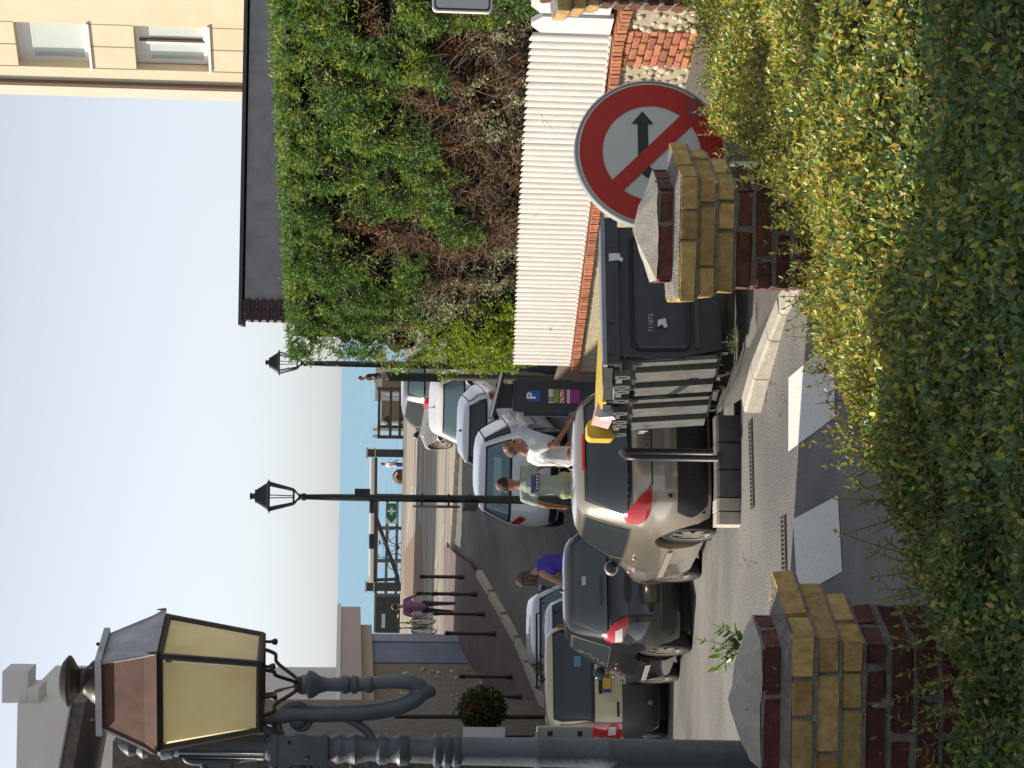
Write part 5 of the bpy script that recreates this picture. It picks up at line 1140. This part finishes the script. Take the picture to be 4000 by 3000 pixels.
# ================================================================== people
skin = mat('skin', (.42, .23, .155), .55, nscale=12, namt=.08); skin_t = mat('tanned_skin', (.30, .145, .09), .55, nscale=12, namt=.08)
def cloth(n, c): return mat(n, c, .85, nscale=9, namt=.10, bump=.35, bscale=14)
def capsule(mb, a, b, ra, rb, n=10):
    a, b = Vector(a), Vector(b); d = b-a
    if d.length < 1e-4: mb.ell(a, (ra, ra, ra), n, 6); return
    z = d.normalized(); rot = z.to_track_quat('Z', 'Y').to_matrix(); L_ = d.length
    prof = [(max(.0005, ra*math.cos(t)), ra*math.sin(t)) for t in np.linspace(-math.pi/2, 0, 4)]+[(max(.0005, rb*math.cos(t)), L_+rb*math.sin(t)) for t in np.linspace(0, math.pi/2, 4)]
    mb.lathe(prof, n, a, rot)
def person(label, loc, yaw, H, mats_, pose, group=None, voxel=.011, hair=(.05, .03, .02), bald=False, longhair=False, glasses=False, female=False, name='person'):
    k = H/1.75; t = thing(name, label, 'person', loc, yaw, group)
    V = lambda x, y, z: Vector((x, y, z))*k       # figure faces +y, right hand at +x
    lean = pose.get('lean', 0)
    hipz = .93; pel = V(0, 0, hipz); 
    def up(h, x=0, y=0): return V(x, y+math.sin(lean)*h, hipz+math.cos(lean)*h)
    ch = up(.40); nk = up(.56, 0, .0); hd0 = up(.66, 0, pose.get('headf', .02)); hd1 = up(.75, 0, pose.get('headf', .02)+.01)
    sw = .175 if not female else .15
    bones = [('top', pel, up(.18), .135, .125), ('top', up(.18), ch, .125, .145), ('top', up(.36, -.07), up(.36, .07), .12, .12), ('top', up(.48, -sw+.03), up(.48, sw-.03), .062, .062), ('skin', up(.5), hd0, .055, .05),
             ('bottom', V(-.07, 0, hipz-.03), V(.07, 0, hipz-.03), .112, .112)]
    bones += [('head', hd0+Vector((0, .01, 0))*k, hd1+Vector((0, 0, .01))*k, .078, .092), ('head', hd0+Vector((0, .045, -.005))*k, hd0+Vector((0, .05, -.0))*k, .052, .052), ('head', hd0+Vector((0, .092, .03))*k, hd0+Vector((0, .104, .02))*k, .014, .015)]
    for s_ in (-1, 1): bones.append(('head', hd0+Vector((s_*.085, 0, .035))*k, hd0+Vector((s_*.09, -.01, .05))*k, .016, .018))
    for i, s_ in enumerate((-1, 1)):
        hip = V(s_*.09, 0, hipz-.04); kn = V(*pose['knee'][i]); an = V(*pose['ankle'][i])
        bones += [('bottom', hip, kn, .08, .06), ('shin', kn, an, .06, .042), ('shoe', an+Vector((0, -.02, -.035))*k, an+Vector((0, .13, -.05))*k, .04, .036)]
        shd = up(.48, s_*sw); el = V(*pose['elbow'][i]); wr = V(*pose['wrist'][i])
        bones += [('sleeve', shd, shd.lerp(el, .55), .058, .052), ('skin', shd.lerp(el, .5), el, .046, .04), ('skin', el, wr, .042, .028)]
        hd_ = (wr-el).normalized(); palm = wr+hd_*.07*k; bones.append(('skin', wr, palm, .03, .034))
        sx = hd_.cross(Vector((s_, .2, 0))).normalized(); curl = Vector((-s_*.35, .25, 0))
        for j, (fo, fl) in enumerate(((-.026, .065), (-.009, .075), (.009, .07), (.026, .055))):
            f0 = palm+sx*fo*k; f1 = f0+(hd_+curl*.3).normalized()*fl*.55*k; f2 = f1+(hd_+curl*1.2).normalized()*fl*.5*k; bones += [('skin', f0, f1, .0105, .010), ('skin', f1, f2, .010, .009)]
        bones.append(('skin', wr+hd_*.02*k+sx*-.02*k, wr+hd_*.07*k+sx*-.055*k+Vector((0, .02, 0))*k, .013, .011))
    mb = MB()
    for nm, a, b, ra, rb in bones: capsule(mb, a, b, ra*k, rb*k)
    tmp = mb.build('body', skin); mo = tmp.modifiers.new('r', 'REMESH'); mo.mode = 'VOXEL'; mo.voxel_size = voxel; sm = tmp.modifiers.new('s', 'SMOOTH'); sm.factor = .5; sm.iterations = 3
    me = evaluated(tmp); bpy.data.objects.remove(tmp)
    order = ['skin', 'top', 'bottom', 'shoe']; me.materials.clear()
    for q in (mats_['skin'], mats_['top'], mats_['bottom'], mats_['shoe']): me.materials.append(q)
    slot = {'skin': 0, 'head': 0, 'top': 1, 'sleeve': 1 if mats_.get('sleeves', True) else 0, 'bottom': 2, 'shin': 2 if mats_.get('long', True) else 0, 'shoe': 3}
    co = np.empty(len(me.polygons)*3); me.polygons.foreach_get('center', co); co = co.reshape(-1, 3); best = np.full(len(co), 1e9); idx = np.zeros(len(co), int)
    for nm, a, b, ra, rb in bones:
        a_, d_ = np.array(a), np.array(b-a); L2 = max(1e-9, float(d_ @ d_)); f = np.clip((co-a_) @ d_/L2, 0, 1); dist = np.linalg.norm(co-(a_+f[:, None]*d_), axis=1)-(ra+(rb-ra)*f)*k
        dist -= {'top': .004, 'sleeve': .002, 'bottom': .003}.get(nm, 0); m_ = dist < best; best[m_] = dist[m_]; idx[m_] = slot[nm]
    me.polygons.foreach_set('material_index', idx.astype(np.int32)); me.polygons.foreach_set('use_smooth', [True]*len(me.polygons)); link('body', me, t)
    hm = mat('hair_%d' % int(hair[0]*1000), hair, .7, nscale=30, namt=.4, bump=.6, bscale=40)
    mb = MB(); c = (hd0+hd1)/2+Vector((0, -.014, .03))*k
    nU, nV = 22, 12; vs = []
    for i in range(nV+1):
        ph = -.35 if not longhair else -.55
        ph = ph+(math.pi/2-ph)*i/nV
        for j in range(nU):
            th = 2*math.pi*j/nU; d = Vector((math.cos(ph)*math.cos(th), math.cos(ph)*math.sin(th), math.sin(ph)))
            r = (.100 if not bald else .095)+.010*noise.noise(d*4+Vector((H, 0, 0)))
            if d.y > .30 and d.z < .45: r = .07
            vs.append(c+Vector((d.x*r*.92, d.y*r*1.05, d.z*r*1.02))*k)
    mb.add(vs, [(i*nU+j, i*nU+(j+1) % nU, (i+1)*nU+(j+1) % nU, (i+1)*nU+j) for i in range(nV) for j in range(nU)])
    if longhair:
        for j in range(26):
            a = R(random.uniform(150, 390)); p = c+Vector((.085*math.cos(a), .085*math.sin(a), -.02))*k; mb.tube([p+Vector((0, 0, .05)), p, p+Vector((random.uniform(-.02, .02), random.uniform(-.02, .02), -.10))*k, p+Vector((random.uniform(-.03, .03), random.uniform(-.03, .03), -.19))*k], [.022, .026, .022, .006], 6)
    mb.build('hair', hm, t, 180)
    if glasses:
        mb = MB()
        for s_ in (-1, 1): mb.ell(hd0+Vector((s_*.032, .098, .052))*k, (.026, .010, .018)); mb.tube([hd0+Vector((s_*.055, .095, .055))*k, hd0+Vector((s_*.088, .0, .055))*k], .005, 5)
        mb.build('sunglasses', black_iron, t, 180)
    return t
STAND = dict(knee=[(-.10, .01, .50), (.10, .01, .50)], ankle=[(-.11, -.01, .09), (.11, -.01, .09)], elbow=[(-.26, -.02, 1.15), (.26, -.02, 1.15)], wrist=[(-.27, .10, .93), (.27, .10, .93)])
def pose(**k): d = dict(STAND); d.update(k); return d
shoes = cloth('dark_shoes', (.05, .04, .035)); jeans = cloth('dark_jeans', (.045, .055, .08))
def stand(iy, y): x = at(2000, iy, y).x; return (x, y, gz(x, y))
person('man in white short-sleeved shirt, sunglasses and orange shorts standing behind the beige car', stand(1782, 25.4), R(-70), 1.75, dict(skin=skin_t, top=cloth('white_shirt', (.66, .67, .70)), bottom=cloth('orange_shorts', (.36, .10, .06)), shoe=shoes, long=False),
       pose(elbow=[(-.28, .0, 1.15), (.27, .08, 1.15)], wrist=[(-.24, .18, .98), (.24, .30, 1.0)], lean=.06, headf=.05), hair=(.12, .08, .06), bald=True, glasses=True)
gm_ = person('man with curly dark hair and pale green t-shirt seen from behind near the lamp post', stand(1893, 26.4), R(8), 1.77, dict(skin=skin_t, top=cloth('pale_green_shirt', (.34, .40, .34)), bottom=cloth('pale_green_shorts', (.36, .40, .24)), shoe=shoes, long=False),
       pose(), hair=(.025, .018, .014))
mb = MB(); mb.box((.0, -.150, 1.33), (.24, .012, .05)); o = mb.build('shirt_print', cloth('shirt_blue', (.07, .10, .28)), gm_); mb = MB(); mb.box((.02, -.152, 1.275), (.22, .012, .045)); pn = mb.build('shirt_print', cloth('shirt_navy', (.02, .03, .07)), gm_); mb = MB()
for j in range(5): mb.box((-.06+.04*j, -.1595, 1.275), (.026, .004, .026))
mb.build('print_letters', cloth('shirt_white', (.6, .6, .6)), pn)
person('woman with long wavy brown hair and bright blue vest leaning over a parked car', stand(2180, 27.4), R(62), 1.66, dict(skin=skin, top=cloth('blue_vest', (.06, .05, .42)), bottom=cloth('dark_skirt', (.06, .05, .09)), shoe=shoes, sleeves=False, long=False),
       pose(elbow=[(-.24, .28, 1.08), (.22, .22, 1.04)], wrist=[(-.16, .46, 1.02), (.12, .44, .98)], lean=.32, headf=.14), hair=(.13, .085, .055), longhair=True, glasses=True, female=True)
q = gpt(1792, 2372); hh = at(1536, 2385, q.y).z-q.z
person('person in purple top and dark jeans walking away past the black bollards', (q.x, q.y, q.z+.02), R(12), max(1.45, min(1.9, hh)), dict(skin=skin, top=cloth('purple_top', (.30, .15, .28)), bottom=jeans, shoe=shoes),
       pose(knee=[(-.09, .16, .52), (.09, -.02, .50)], ankle=[(-.10, .20, .12), (.08, -.22, .14)], elbow=[(-.28, -.10, 1.16), (.30, .02, 1.16)], wrist=[(-.24, -.06, .95), (.34, .16, 1.0)]), hair=(.05, .04, .035))
def standp(iy, y, z): x = at(2000, iy, y).x; return (x, y, z)
person('person in dark navy top and cap leaning at the white sea front rail', standp(1478, 82, at(1400, 1478, 82).z-1.72), R(100), 1.72, dict(skin=skin, top=cloth('navy_top', (.02, .02, .035)), bottom=jeans, shoe=shoes),
       pose(lean=.15, elbow=[(-.26, .1, 1.12), (.26, .1, 1.12)], wrist=[(-.2, .3, 1.05), (.2, .3, 1.05)]), hair=(.05, .015, .012))
person('fair haired child in white and blue top on the promenade by the barrier post', standp(1822, 80.5, at(1488, 1822, 80.5).z-1.25), R(-60), 1.25, dict(skin=skin, top=cloth('white_top', (.65, .64, .66)), bottom=cloth('blue_shorts', (.04, .06, .30)), shoe=shoes, long=False), pose(), hair=(.38, .26, .12))

# ================================================================== sea front furniture
YB = 77.0
dark_steel = mat('dark_brown_steel', (.05, .045, .045), .5); wood = mat('weathered_wood', (.24, .19, .12), .8, nscale=5, namt=.25, stretch=(1, 1, 6)); cream_w = mat('cream_paint', (.66, .60, .46), .6)
gb = gz(0, YB)
bt = thing('height_barrier', 'black and white striped bar barrier on two dark posts at the plaza edge', 'barrier', (0, YB, 0))
def bp(ix, iy, y=YB): q_ = at(ix, iy, y); return Vector((q_.x, 0, q_.z))
for a0, a1, tp in ((1755, 1785, 1437), (2276, 2308, 1432)):
    l, r = bp(1500, a1), bp(1500, a0); zt_ = bp(tp, (a0+a1)/2).z; mb = MB(); mb.box(((l.x+r.x)/2, 0, (gb+zt_)/2), (r.x-l.x, .28, zt_-gb)); po = mb.build('post', dark_steel, bt)
    mb = MB(); mb.box(((l.x+r.x)/2, 0, zt_+.03), (r.x-l.x+.10, .36, .06)); mb.box(((l.x+r.x)/2, 0, zt_-.27), (r.x-l.x+.10, .34, .05)); mb.build('post_cap', mat('pale_steel', (.4, .4, .38), .5), po)
seg = [(1787, 1934, 1), (1934, 2003, 0), (2003, 2084, 1), (2084, 2142, 0), (2142, 2274, 1)]
for a0, a1, wv in seg:
    A_p, B_p = bp(1454-.010*(a0-1787)/1, a0), bp(1454-.010*(a1-1787), a1); mb = MB(); mb.tube([A_p+Vector((0, -.16, 0)), B_p+Vector((0, -.16, 0))], .095, 10); mb.build('bar_section', white_p if wv else black_iron, bt, 40)
mb = MB(); mb.tube([bp(1469, 1787)+Vector((0, -.0, 0)), bp(1464, 2274)], .06, 6); mb.build('lower_bar', dark_steel, bt)
mb = MB(); mb.tube([bp(1466, 2012)+Vector((0, -.1, 0)), bp(1552, 2250)+Vector((0, -.1, 0)), bp(1556, 2290)+Vector((0, -.1, 0))], .085, 6); mb.build('brace', dark_steel, bt)
mb = MB(); mb.tube([bp(1462, 2265)+Vector((0, -.05, 0)), bp(1550, 2262)+Vector((0, -.05, 0))], .07, 6); mb.build('hanger', dark_steel, bt)
# dark timber frame fence
ff = thing('frame_fence', 'dark framed three rail fence panel before the sea beside the barrier post', 'fence', (0, 78, 0))
def fp(ix, iy, y=78): q_ = at(ix, iy, y); return Vector((q_.x, 0, q_.z))
for ix in (1480, 1525, 1562): mb = MB(); a, b = fp(ix, 1705), fp(ix+2, 1512); mb.box(((a.x+b.x)/2, 0, (a.z+b.z)/2), (b.x-a.x, .10, .10)); mb.build('rail', dark_steel, ff)
for iy in (1518, 1666, 1707): a, b = fp(1474, iy), fp(1582, iy); mb = MB(); mb.box((a.x, -.003, (a.z+b.z)/2-.2), (.11, .13, a.z-b.z+.4)); mb.build('post', dark_steel, ff)
# promenade railing with first aid sign
rl = thing('promenade_railing', 'long grey brown three rail railing along the promenade before the sea', 'railing', (0, 83, 0))
gp = gz(0, 83)
for ix in (1472, 1511, 1550): a, b = fp(ix, 1930, 83), fp(ix-4, 2470, 83); mb = MB(); mb.box(((a.x+b.x)/2, 0, (a.z+b.z)/2), (a.x-b.x, .08, .11)); mb.build('rail', mat('grey_brown_rail', (.17, .145, .13), .7), rl)
for iy in (1935, 2062, 2190, 2325, 2465): a = fp(1466, iy, 83); mb = MB(); mb.box((a.x, -.004, (a.z+gp)/2), (.14, .12, a.z-gp)); mb.build('post', MATS['grey_brown_rail'], rl)
fa = at(1529, 2005, 82.7); fs_ = thing('first_aid_sign', 'green arrow sign with a white first aid cross on the promenade railing', 'sign', fa)
hw, hh_ = 40*82.7/F, 23*82.7/F
mb = MB(); mb.box((0, 0, 0), (2*hw, .03, 2*hh_)); mb.build('panel', white_p, fs_)
mb = MB(); e = .02; mb.add([(hw-e, -.018, -hh_+e), (hw-e, -.018, hh_-e), (-hw*.35, -.018, hh_-e), (-hw+e, -.018, 0), (-hw*.35, -.018, -hh_+e)], [(0, 1, 2, 3, 4)]); mb.build('green_arrow', mat('safety_green', (.01, .20, .09), .5), fs_)
mb = MB(); mb.box((hw*.22, -.02, 0), (.30, .004, .09)); mb.box((hw*.22, -.0205, 0), (.09, .004, .32)); mb.build('white_cross', white_p, fs_)
# bicycles
def bicycle(label, loc, yaw, m, roll=0):
    t = thing('bicycle', label, 'bicycle', loc, yaw, 'bicycles left at the sea front'); t.rotation_euler = (roll, 0, yaw)
    for x in (-.52, .52):
        P_ = [(x+.335*math.cos(a), 0, .345+.335*math.sin(a)) for a in np.linspace(0, 2*math.pi, 29)]; mb = MB(); mb.tube(P_, .018, 6, False); w_ = mb.build('wheel', rubber, t, 180)
        mb = MB()
        for k in range(10): a = math.pi*k/5; mb.tube([(x, 0, .345), (x+.32*math.cos(a), 0, .345+.32*math.sin(a))], .003, 3)
        mb.build('spokes', alloy, w_)
    for nm, pts, r_ in (('frame', [(-.52, 0, .345), (-.06, 0, .30), (-.20, 0, .86), (.36, 0, .84), (-.06, 0, .30)], .017), ('stay', [(-.52, 0, .345), (-.18, 0, .80)], .012), ('fork', [(.52, 0, .345), (.36, 0, .88), (.34, 0, 1.0)], .015), ('handlebar', [(.26, -.27, 1.03), (.34, -.15, 1.03), (.34, .15, 1.03), (.26, .27, 1.03)], .014), ('seat_post', [(-.20, 0, .86), (-.23, 0, .98)], .014)):
        mb = MB(); mb.tube(pts, r_, 6); mb.build(nm, m, t)
    mb = MB(); mb.ell((-.24, 0, 1.0), (.14, .07, .03)); mb.build('saddle', black_iron, t, 180)
    mb = MB(); mb.lathe([(.09, -.006), (.09, .006)], 16, (-.06, -.02, .30), RX); mb.tube([(-.06, -.05, .30), (.02, -.05, .16)], .01, 5); mb.tube([(-.06, .05, .30), (-.14, .05, .44)], .01, 5); mb.build('crank', dark_steel, t)
    return t
q = at(1545, 2145, 80.5); bicycle('dark bicycle leaning side-on against the barrier in front of the sea', (q.x, 80.5, q.z-.37), R(176), mat('bike_dark', (.05, .06, .075), .4, metal=.4), R(6))
q = gpt(1712, 2447); bicycle('bicycle seen end-on parked beside the walker in purple', (q.x, q.y, q.z+.06), R(82), mat('bike_black', (.03, .03, .03), .4))
# motorbike, bench and basket beyond the fence
q = at(1540, 1618, 82); g8 = gz(0, 82)
mt = thing('motor_scooter', 'black motor scooter parked behind the dark fence before the sea', 'scooter', (q.x, 82, g8), R(70))
for x in (-.6, .6): mb = MB(); mb.lathe([(.16, -.05), (.25, -.055), (.27, 0), (.25, .055), (.16, .05)], 20, (x, 0, .27), RX); mb.build('wheel', rubber, mt, 40)
mb = MB(); mb.prism([(-.85, .45), (-.5, .72), (.05, .74), (.15, .35), (.45, .35), (.50, 1.0), (.60, 1.0), (.62, .3), (.2, .22), (-.4, .25)], -.16, .16, RX); mb.build('fairing', black_iron, mt)
mb = MB(); mb.ell((-.35, 0, .78), (.42, .16, .08)); mb.build('seat', trim, mt, 180); mb = MB(); mb.tube([(.48, -.35, 1.08), (.5, 0, 1.04), (.48, .35, 1.08)], .02, 6); mb.build('handlebar', black_iron, mt); mb = MB(); mb.ell((-.72, 0, 1.0), (.2, .2, .17)); mb.build('top_box', trim, mt, 180)
q = at(1520, 1545, 81.5); bn = thing('beach_hut_store', 'brown timber store boxes with cream posts behind the dark fence', 'storage box', (q.x, 81.5, g8), 0)
for dx, w_ in ((-.6, .9), (.55, .9)): 
    mb = MB(); mb.box((dx, 0, .75), (w_, .5, 1.05)); bx_ = mb.build('box', wood, bn)
    for s_ in (-1, 1): mb = MB(); mb.box((dx+s_*w_*.5, -.26, .75), (.10, .06, 1.3)); mb.build('cream_post', cream_w, bx_)
mb = MB(); mb.box((-1.35, -.1, .8), (.12, .1, 1.6)); mb.box((-1.62, -.1, .8), (.12, .1, 1.6)); mb.build('cream_post', cream_w, bn)
q = at(1472, 1500, 84); pr = thing('white_rail_panel', 'low white boarded rail panel beneath the leaning person in navy', 'railing', (q.x, 84, g8))
mb = MB(); mb.box((.4, 0, (q.z-g8)-.15), (2.2, .06, .42)); mb.build('panel', mat('pale_rail', (.62, .60, .56), .6), pr)
for x in (-.5, .9): mb = MB(); mb.box((x, .05, (q.z-g8)/2), (.12, .08, q.z-g8)); mb.build('post', MATS['pale_rail'], pr)
q = at(1560, 1862, 80); bk = thing('beach_bag', 'round brown and cream beach bag standing near the child', 'bag', (q.x, 80, q.z-.25), 0)
mb = MB(); mb.ell((0, 0, .22), (.30, .22, .30), 14, 10); mb.build('bag_body', mat('straw_brown', (.16, .08, .045), .8, nscale=5, namt=.4), bk, 180); mb = MB(); mb.tube([(-.16, -.2, .34), (0, -.23, .42), (.16, -.2, .34)], .05, 6); mb.build('cream_band', cream_w, bk, 180)
q = at(1500, 2400, 80.5); nb = thing('notice_board', 'dark wooden notice board behind the walker on the promenade', 'notice board', (q.x, 80.5, g8))
w_ = 130*80.5/F; zt_ = at(1468, 2400, 80.5).z-g8
mb = MB(); mb.box((0, 0, zt_*.55), (w_, .10, zt_*.9)); brd = mb.build('board', mat('dark_green_wood', (.055, .06, .045), .8, nscale=3, namt=.3), nb)
mb = MB(); mb.box((-.25, -.07, zt_*.78), (.55, .02, .14)); mb.build('pale_notice', mat('pale_notice', (.5, .6, .66), .6), brd)
for s_ in (-1, 1): mb = MB(); mb.box((s_*w_/2, 0, zt_/2), (.12, .14, zt_)); mb.build('post', dark_steel, nb)
# bollards
bol = None
for i, (tp, bt_, iy, near) in enumerate([(1637, 1811, 2254, 'beside the wide road corner'), (1624, 1786, 2320, 'standing half behind another bollard'), (1682, 1863, 2321, 'just right of the walker in purple'), (1690, 1893, 2398, 'at the heels of the walker in purple'), (1736, 1935, 2475, 'near the blue-grey corner of the pebbled building'), (1792, 2003, 2643, 'in front of the pebbled wall'), (1850, 2036, 2720, 'just right of the flower basket'), (1900, 2085, 2805, 'just left of the flower basket')]):
    q = gpt(bt_, iy, .11); h = at(tp, iy, q.y).z-q.z
    t = thing('bollard', 'slim black round-topped bollard '+near, 'bollard', q, 0, 'black bollards along the pavement')
    mb = MB(); mb.lathe([(.06, 0), (.06, h*.12), (.043, h*.14), (.040, h-.15), (.052, h-.14), (.052, h-.11), (.034, h-.09)], 12); mb.build('shaft', black_iron, t, 40); mb = MB(); mb.ell((0, 0, h-.055), (.055, .055, .055), 12, 8); mb.build('knob', black_iron, t, 180)
# ================================================================== pebbled building on the left
cA = gpt(1803, 2487); cB = gpt(1935, 2700)
pbd = thing('pebbled_house', 'low building with pebble dashed side wall, blue-grey corner and cream fascia by the bollards', 'building', (cA.x, cA.y, 0))
dv = (Vector((cB.x, cB.y, 0))-Vector((cA.x, cA.y, 0))).normalized(); nv = Vector((-dv.y, dv.x, 0)); nv = nv if nv.x > 0 else -nv
rP = math.atan2(dv.y, dv.x); zg = min(cA.z, cB.z)-.3; zt1 = at(1452, 2490, cA.y).z
def pw(mb, s0, s1, o0, o1, z0, z1): mb.box(dv*(s0+s1)/2+nv*(o0+o1)/2+Vector((0, 0, (z0+z1)/2)), (abs(s1-s0), abs(o1-o0), abs(z1-z0)), rotz(rP)); return mb
zt0 = zt1
Lw = 16
cp = at(1700, 2568, cA.y); s_q = 1.9
mb = MB(); pw(mb, s_q, Lw, -5, 0, zg, zt1); mb.build('wall', mat('pebble_dash', (.22, .19, .16), .95, nscale=22, namt=.4, bump=1, bscale=30), pbd)
mb = MB(); pw(mb, .55, s_q, -5, .03, zg, zt1); mb.build('blue_panel', mat('blue_grey_render', (.16, .20, .29), .85, nscale=2, namt=.15), pbd)
mb = MB(); pw(mb, 0, .52, -5, .06, zg, zt1); mb.build('corner_pilaster', mat('pale_blue_render', (.27, .30, .37), .85, nscale=2, namt=.1), pbd)
z_a, z_b = at(1408, 2460, cA.y).z, at(1332, 2460, cA.y).z
mb = MB(); pw(mb, -.3, Lw, -5.2, .18, zt1+.003, z_a); mb.build('lower_fascia', mat('fascia_beige', (.40, .34, .28), .8), pbd)
mb = MB(); pw(mb, -.7, Lw, -5.4, .50, z_a+.003, z_b); mb.build('fascia', mat('fascia_pink_grey', (.42, .37, .36), .8), pbd)
mb = MB(); pw(mb, -.75, Lw, -5.5, .56, z_b+.003, z_b+.10); mb.build('gutter', mat('white_gutter', (.62, .64, .66), .5), pbd)
pm2 = mat('wall_pebble', (.40, .37, .33), .8, nscale=12, namt=.2, rnd=.25); pv = []
for k in range(4): mb = MB(); mb.ell((0, 0, 0), (.09, .035, .045), 8, 5, jit=.12); q = mb.mesh('pebble', 180); q.materials.append(pm2); pv.append(q)
for k in range(110):
    o = link('pebble', random.choice(pv), pbd, dv*random.uniform(s_q+.15, 12)+nv*.006+Vector((0, 0, random.uniform(zt1-2.6, zt1-.1))), (0, R(random.uniform(-15, 15)), rP)); o.scale = [random.uniform(.7, 1.3)]*3
# dark stone house further left and a tall pale one behind
hb_ = at(330, 2735, 37); hx = at(1400, 2905, 37).x
hs_ = thing('stone_house', 'dark stone house with overhanging roof verge behind the cast iron lantern', 'house', (hx, 37, 0))
zE = hb_.z
mb = MB(); mb.box((-6, 2.6, zE/2-1.2), (12, 5, zE+1.4)); mb.box((-6.8, -2.5, 3), (12, 4.98, 8.4)); mb.box((-6.8, -6.85, 2.1), (12, 3.7, 7.8)); mb.build('wall', mat('dark_stone', (.17, .145, .12), .92, nscale=6, namt=.35, bump=.8, bscale=16), hs_)  # the two front wings are unseen, added and sized to shade the street
ov = hb_.x-hx
mb = MB(); sl2 = R(12); mb.add([(ov, -.3, zE-.05), (ov, 5.6, zE-.05), (-13, 5.6, zE+2.2), (-13, -.3, zE+2.2), (ov, -.3, zE+.22), (ov, 5.6, zE+.22), (-13, 5.6, zE+2.47), (-13, -.3, zE+2.47)], [(0, 1, 5, 4), (3, 0, 4, 7), (4, 5, 6, 7), (0, 3, 2, 1), (1, 2, 6, 5)]); mb.build('roof', mat('dark_roof_edge', (.12, .10, .09), .85, nscale=8, namt=.3), hs_)
mb = MB(); mb.tube([(ov+.03, -.36, zE+.2), (ov-3.5, -.36, zE+.78)], .035, 6); mb.build('verge_cable', mat('pale_cable', (.42, .44, .48), .5), hs_)
tb = at(200, 2750, 60); th_ = thing('tall_pale_house', 'tall pale grey house with a stepped chimney block beyond the stone house', 'house', (tb.x, 60, 0))
pale = mat('pale_grey_render', (.60, .58, .56), .85, nscale=1.2, namt=.05, dust=((.30, .29, .28), 2.2, .70))
mb = MB(); mb.box((-5, 4, 6), (10, 8, 13)); mb.build('wall', pale, th_)
c0, c1_ = at(5, 2625, 60), at(105, 2625, 60)
mb = MB(); mb.box(((c0.x-tb.x)/2-.01, 1, (c0.z+c1_.z)/2), (c0.x-tb.x, 1.6, c0.z-c1_.z)); mb.build('chimney', mat('chimney_render', (.56, .56, .57), .85), th_)
c2_ = at(148, 2690, 60); mb = MB(); mb.box(((c2_.x-tb.x)/2-.01, 1, (c1_.z+c2_.z)/2-.003), (c2_.x-tb.x, 1.6, c1_.z-c2_.z-.006)); mb.build('chimney_step', MATS['chimney_render'], th_)
# flower basket on its pole and a white board
q = at(1885, 2770, 37); gq = gz(q.x, 37)+.11
fbk = thing('flower_basket', 'round hanging basket of dark foliage with red flowers by the pebbled wall', 'flower basket', (q.x, 37, gq))
n = 2600; u_ = rand_unit(n); rr_ = .40*rng.uniform(.75, 1.05, n); Pn = u_*rr_[:, None]*np.array([.95, .95, 1.0])+np.array([0, 0, q.z-gq]); Cn = np.array([.05, .085, .02])*rng.uniform(.5, 1.6, (n, 1)); fl = (rng.random(n) < .10); Cn[fl] = np.array([.42, .03, .02]); fl2 = rng.random(n) < .06; Cn[fl2] = np.array([.35, .40, .12])
leaves('foliage', Pn, u_+rand_unit(n)*.8, u_+rand_unit(n)*.4, rng.uniform(.05, .10, n), rng.uniform(.03, .05, n), Cn, LEAF, fbk)
mb = MB(); mb.ell((0, 0, q.z-gq), (.30, .30, .32), 12, 8); mb.build('basket', mat('basket_moss', (.03, .025, .015), .95), fbk, 180)
zt_ = at(1540, 2805, 37).z-gq; mb = MB(); mb.tube([(-.14, .0, 0), (-.14, 0, zt_)], .04, 8); mb.tube([(-.14, 0, q.z-gq+.55), (0, 0, q.z-gq+.5), (0, 0, q.z-gq+.2)], .015, 6); mb.build('pole', black_iron, fbk, 40)
q = at(1890, 2880, 35); gq = gz(q.x, 35)+.11
wb_ = thing('notice_stand', 'small white notice board on a stand under the flower basket', 'notice stand', (q.x, 35, gq))
mb = MB(); mb.box((0, 0, q.z-gq), (.34, .03, .72)); mb.build('panel', white_p, wb_); mb = MB(); mb.box((0, .03, (q.z-gq)/2), (.06, .04, q.z-gq)); mb.build('stand', black_iron, wb_)

# ================================================================== unseen house and wall at the left, assumed and sized to shade the foreground
render_m = mat('house_render', (.5, .46, .40), .9, nscale=2, namt=.06); slate = mat('slate', (.09, .09, .10), .8, nscale=6, namt=.2)
hv = thing('unseen_house', 'unseen rendered house with slate roof assumed from its shade on the privet hedge', 'house', (-6.4, -.2, 0))
mb = MB(); mb.box((0, 0, 3.2), (7.4, 13.2, 6.4)); mb.build('wall', render_m, hv)
mb = MB(); mb.prism([(-4, 6.4), (4, 6.4), (0, 9)], -6.8, 6.8, RX); mb.build('roof', slate, hv)
aw = thing('shade_wall', 'unseen tall rendered wall added to shade the road beside the house', 'wall', (-3.75, 10.55, 0))
mb = MB(); mb.box((0, 0, 1.95), (.35, 10.0, 3.9)); mb.build('wall', render_m, aw); mb = MB(); mb.box((0, 0, 3.95), (.5, 10.2, .1)); mb.build('coping', concrete, aw)
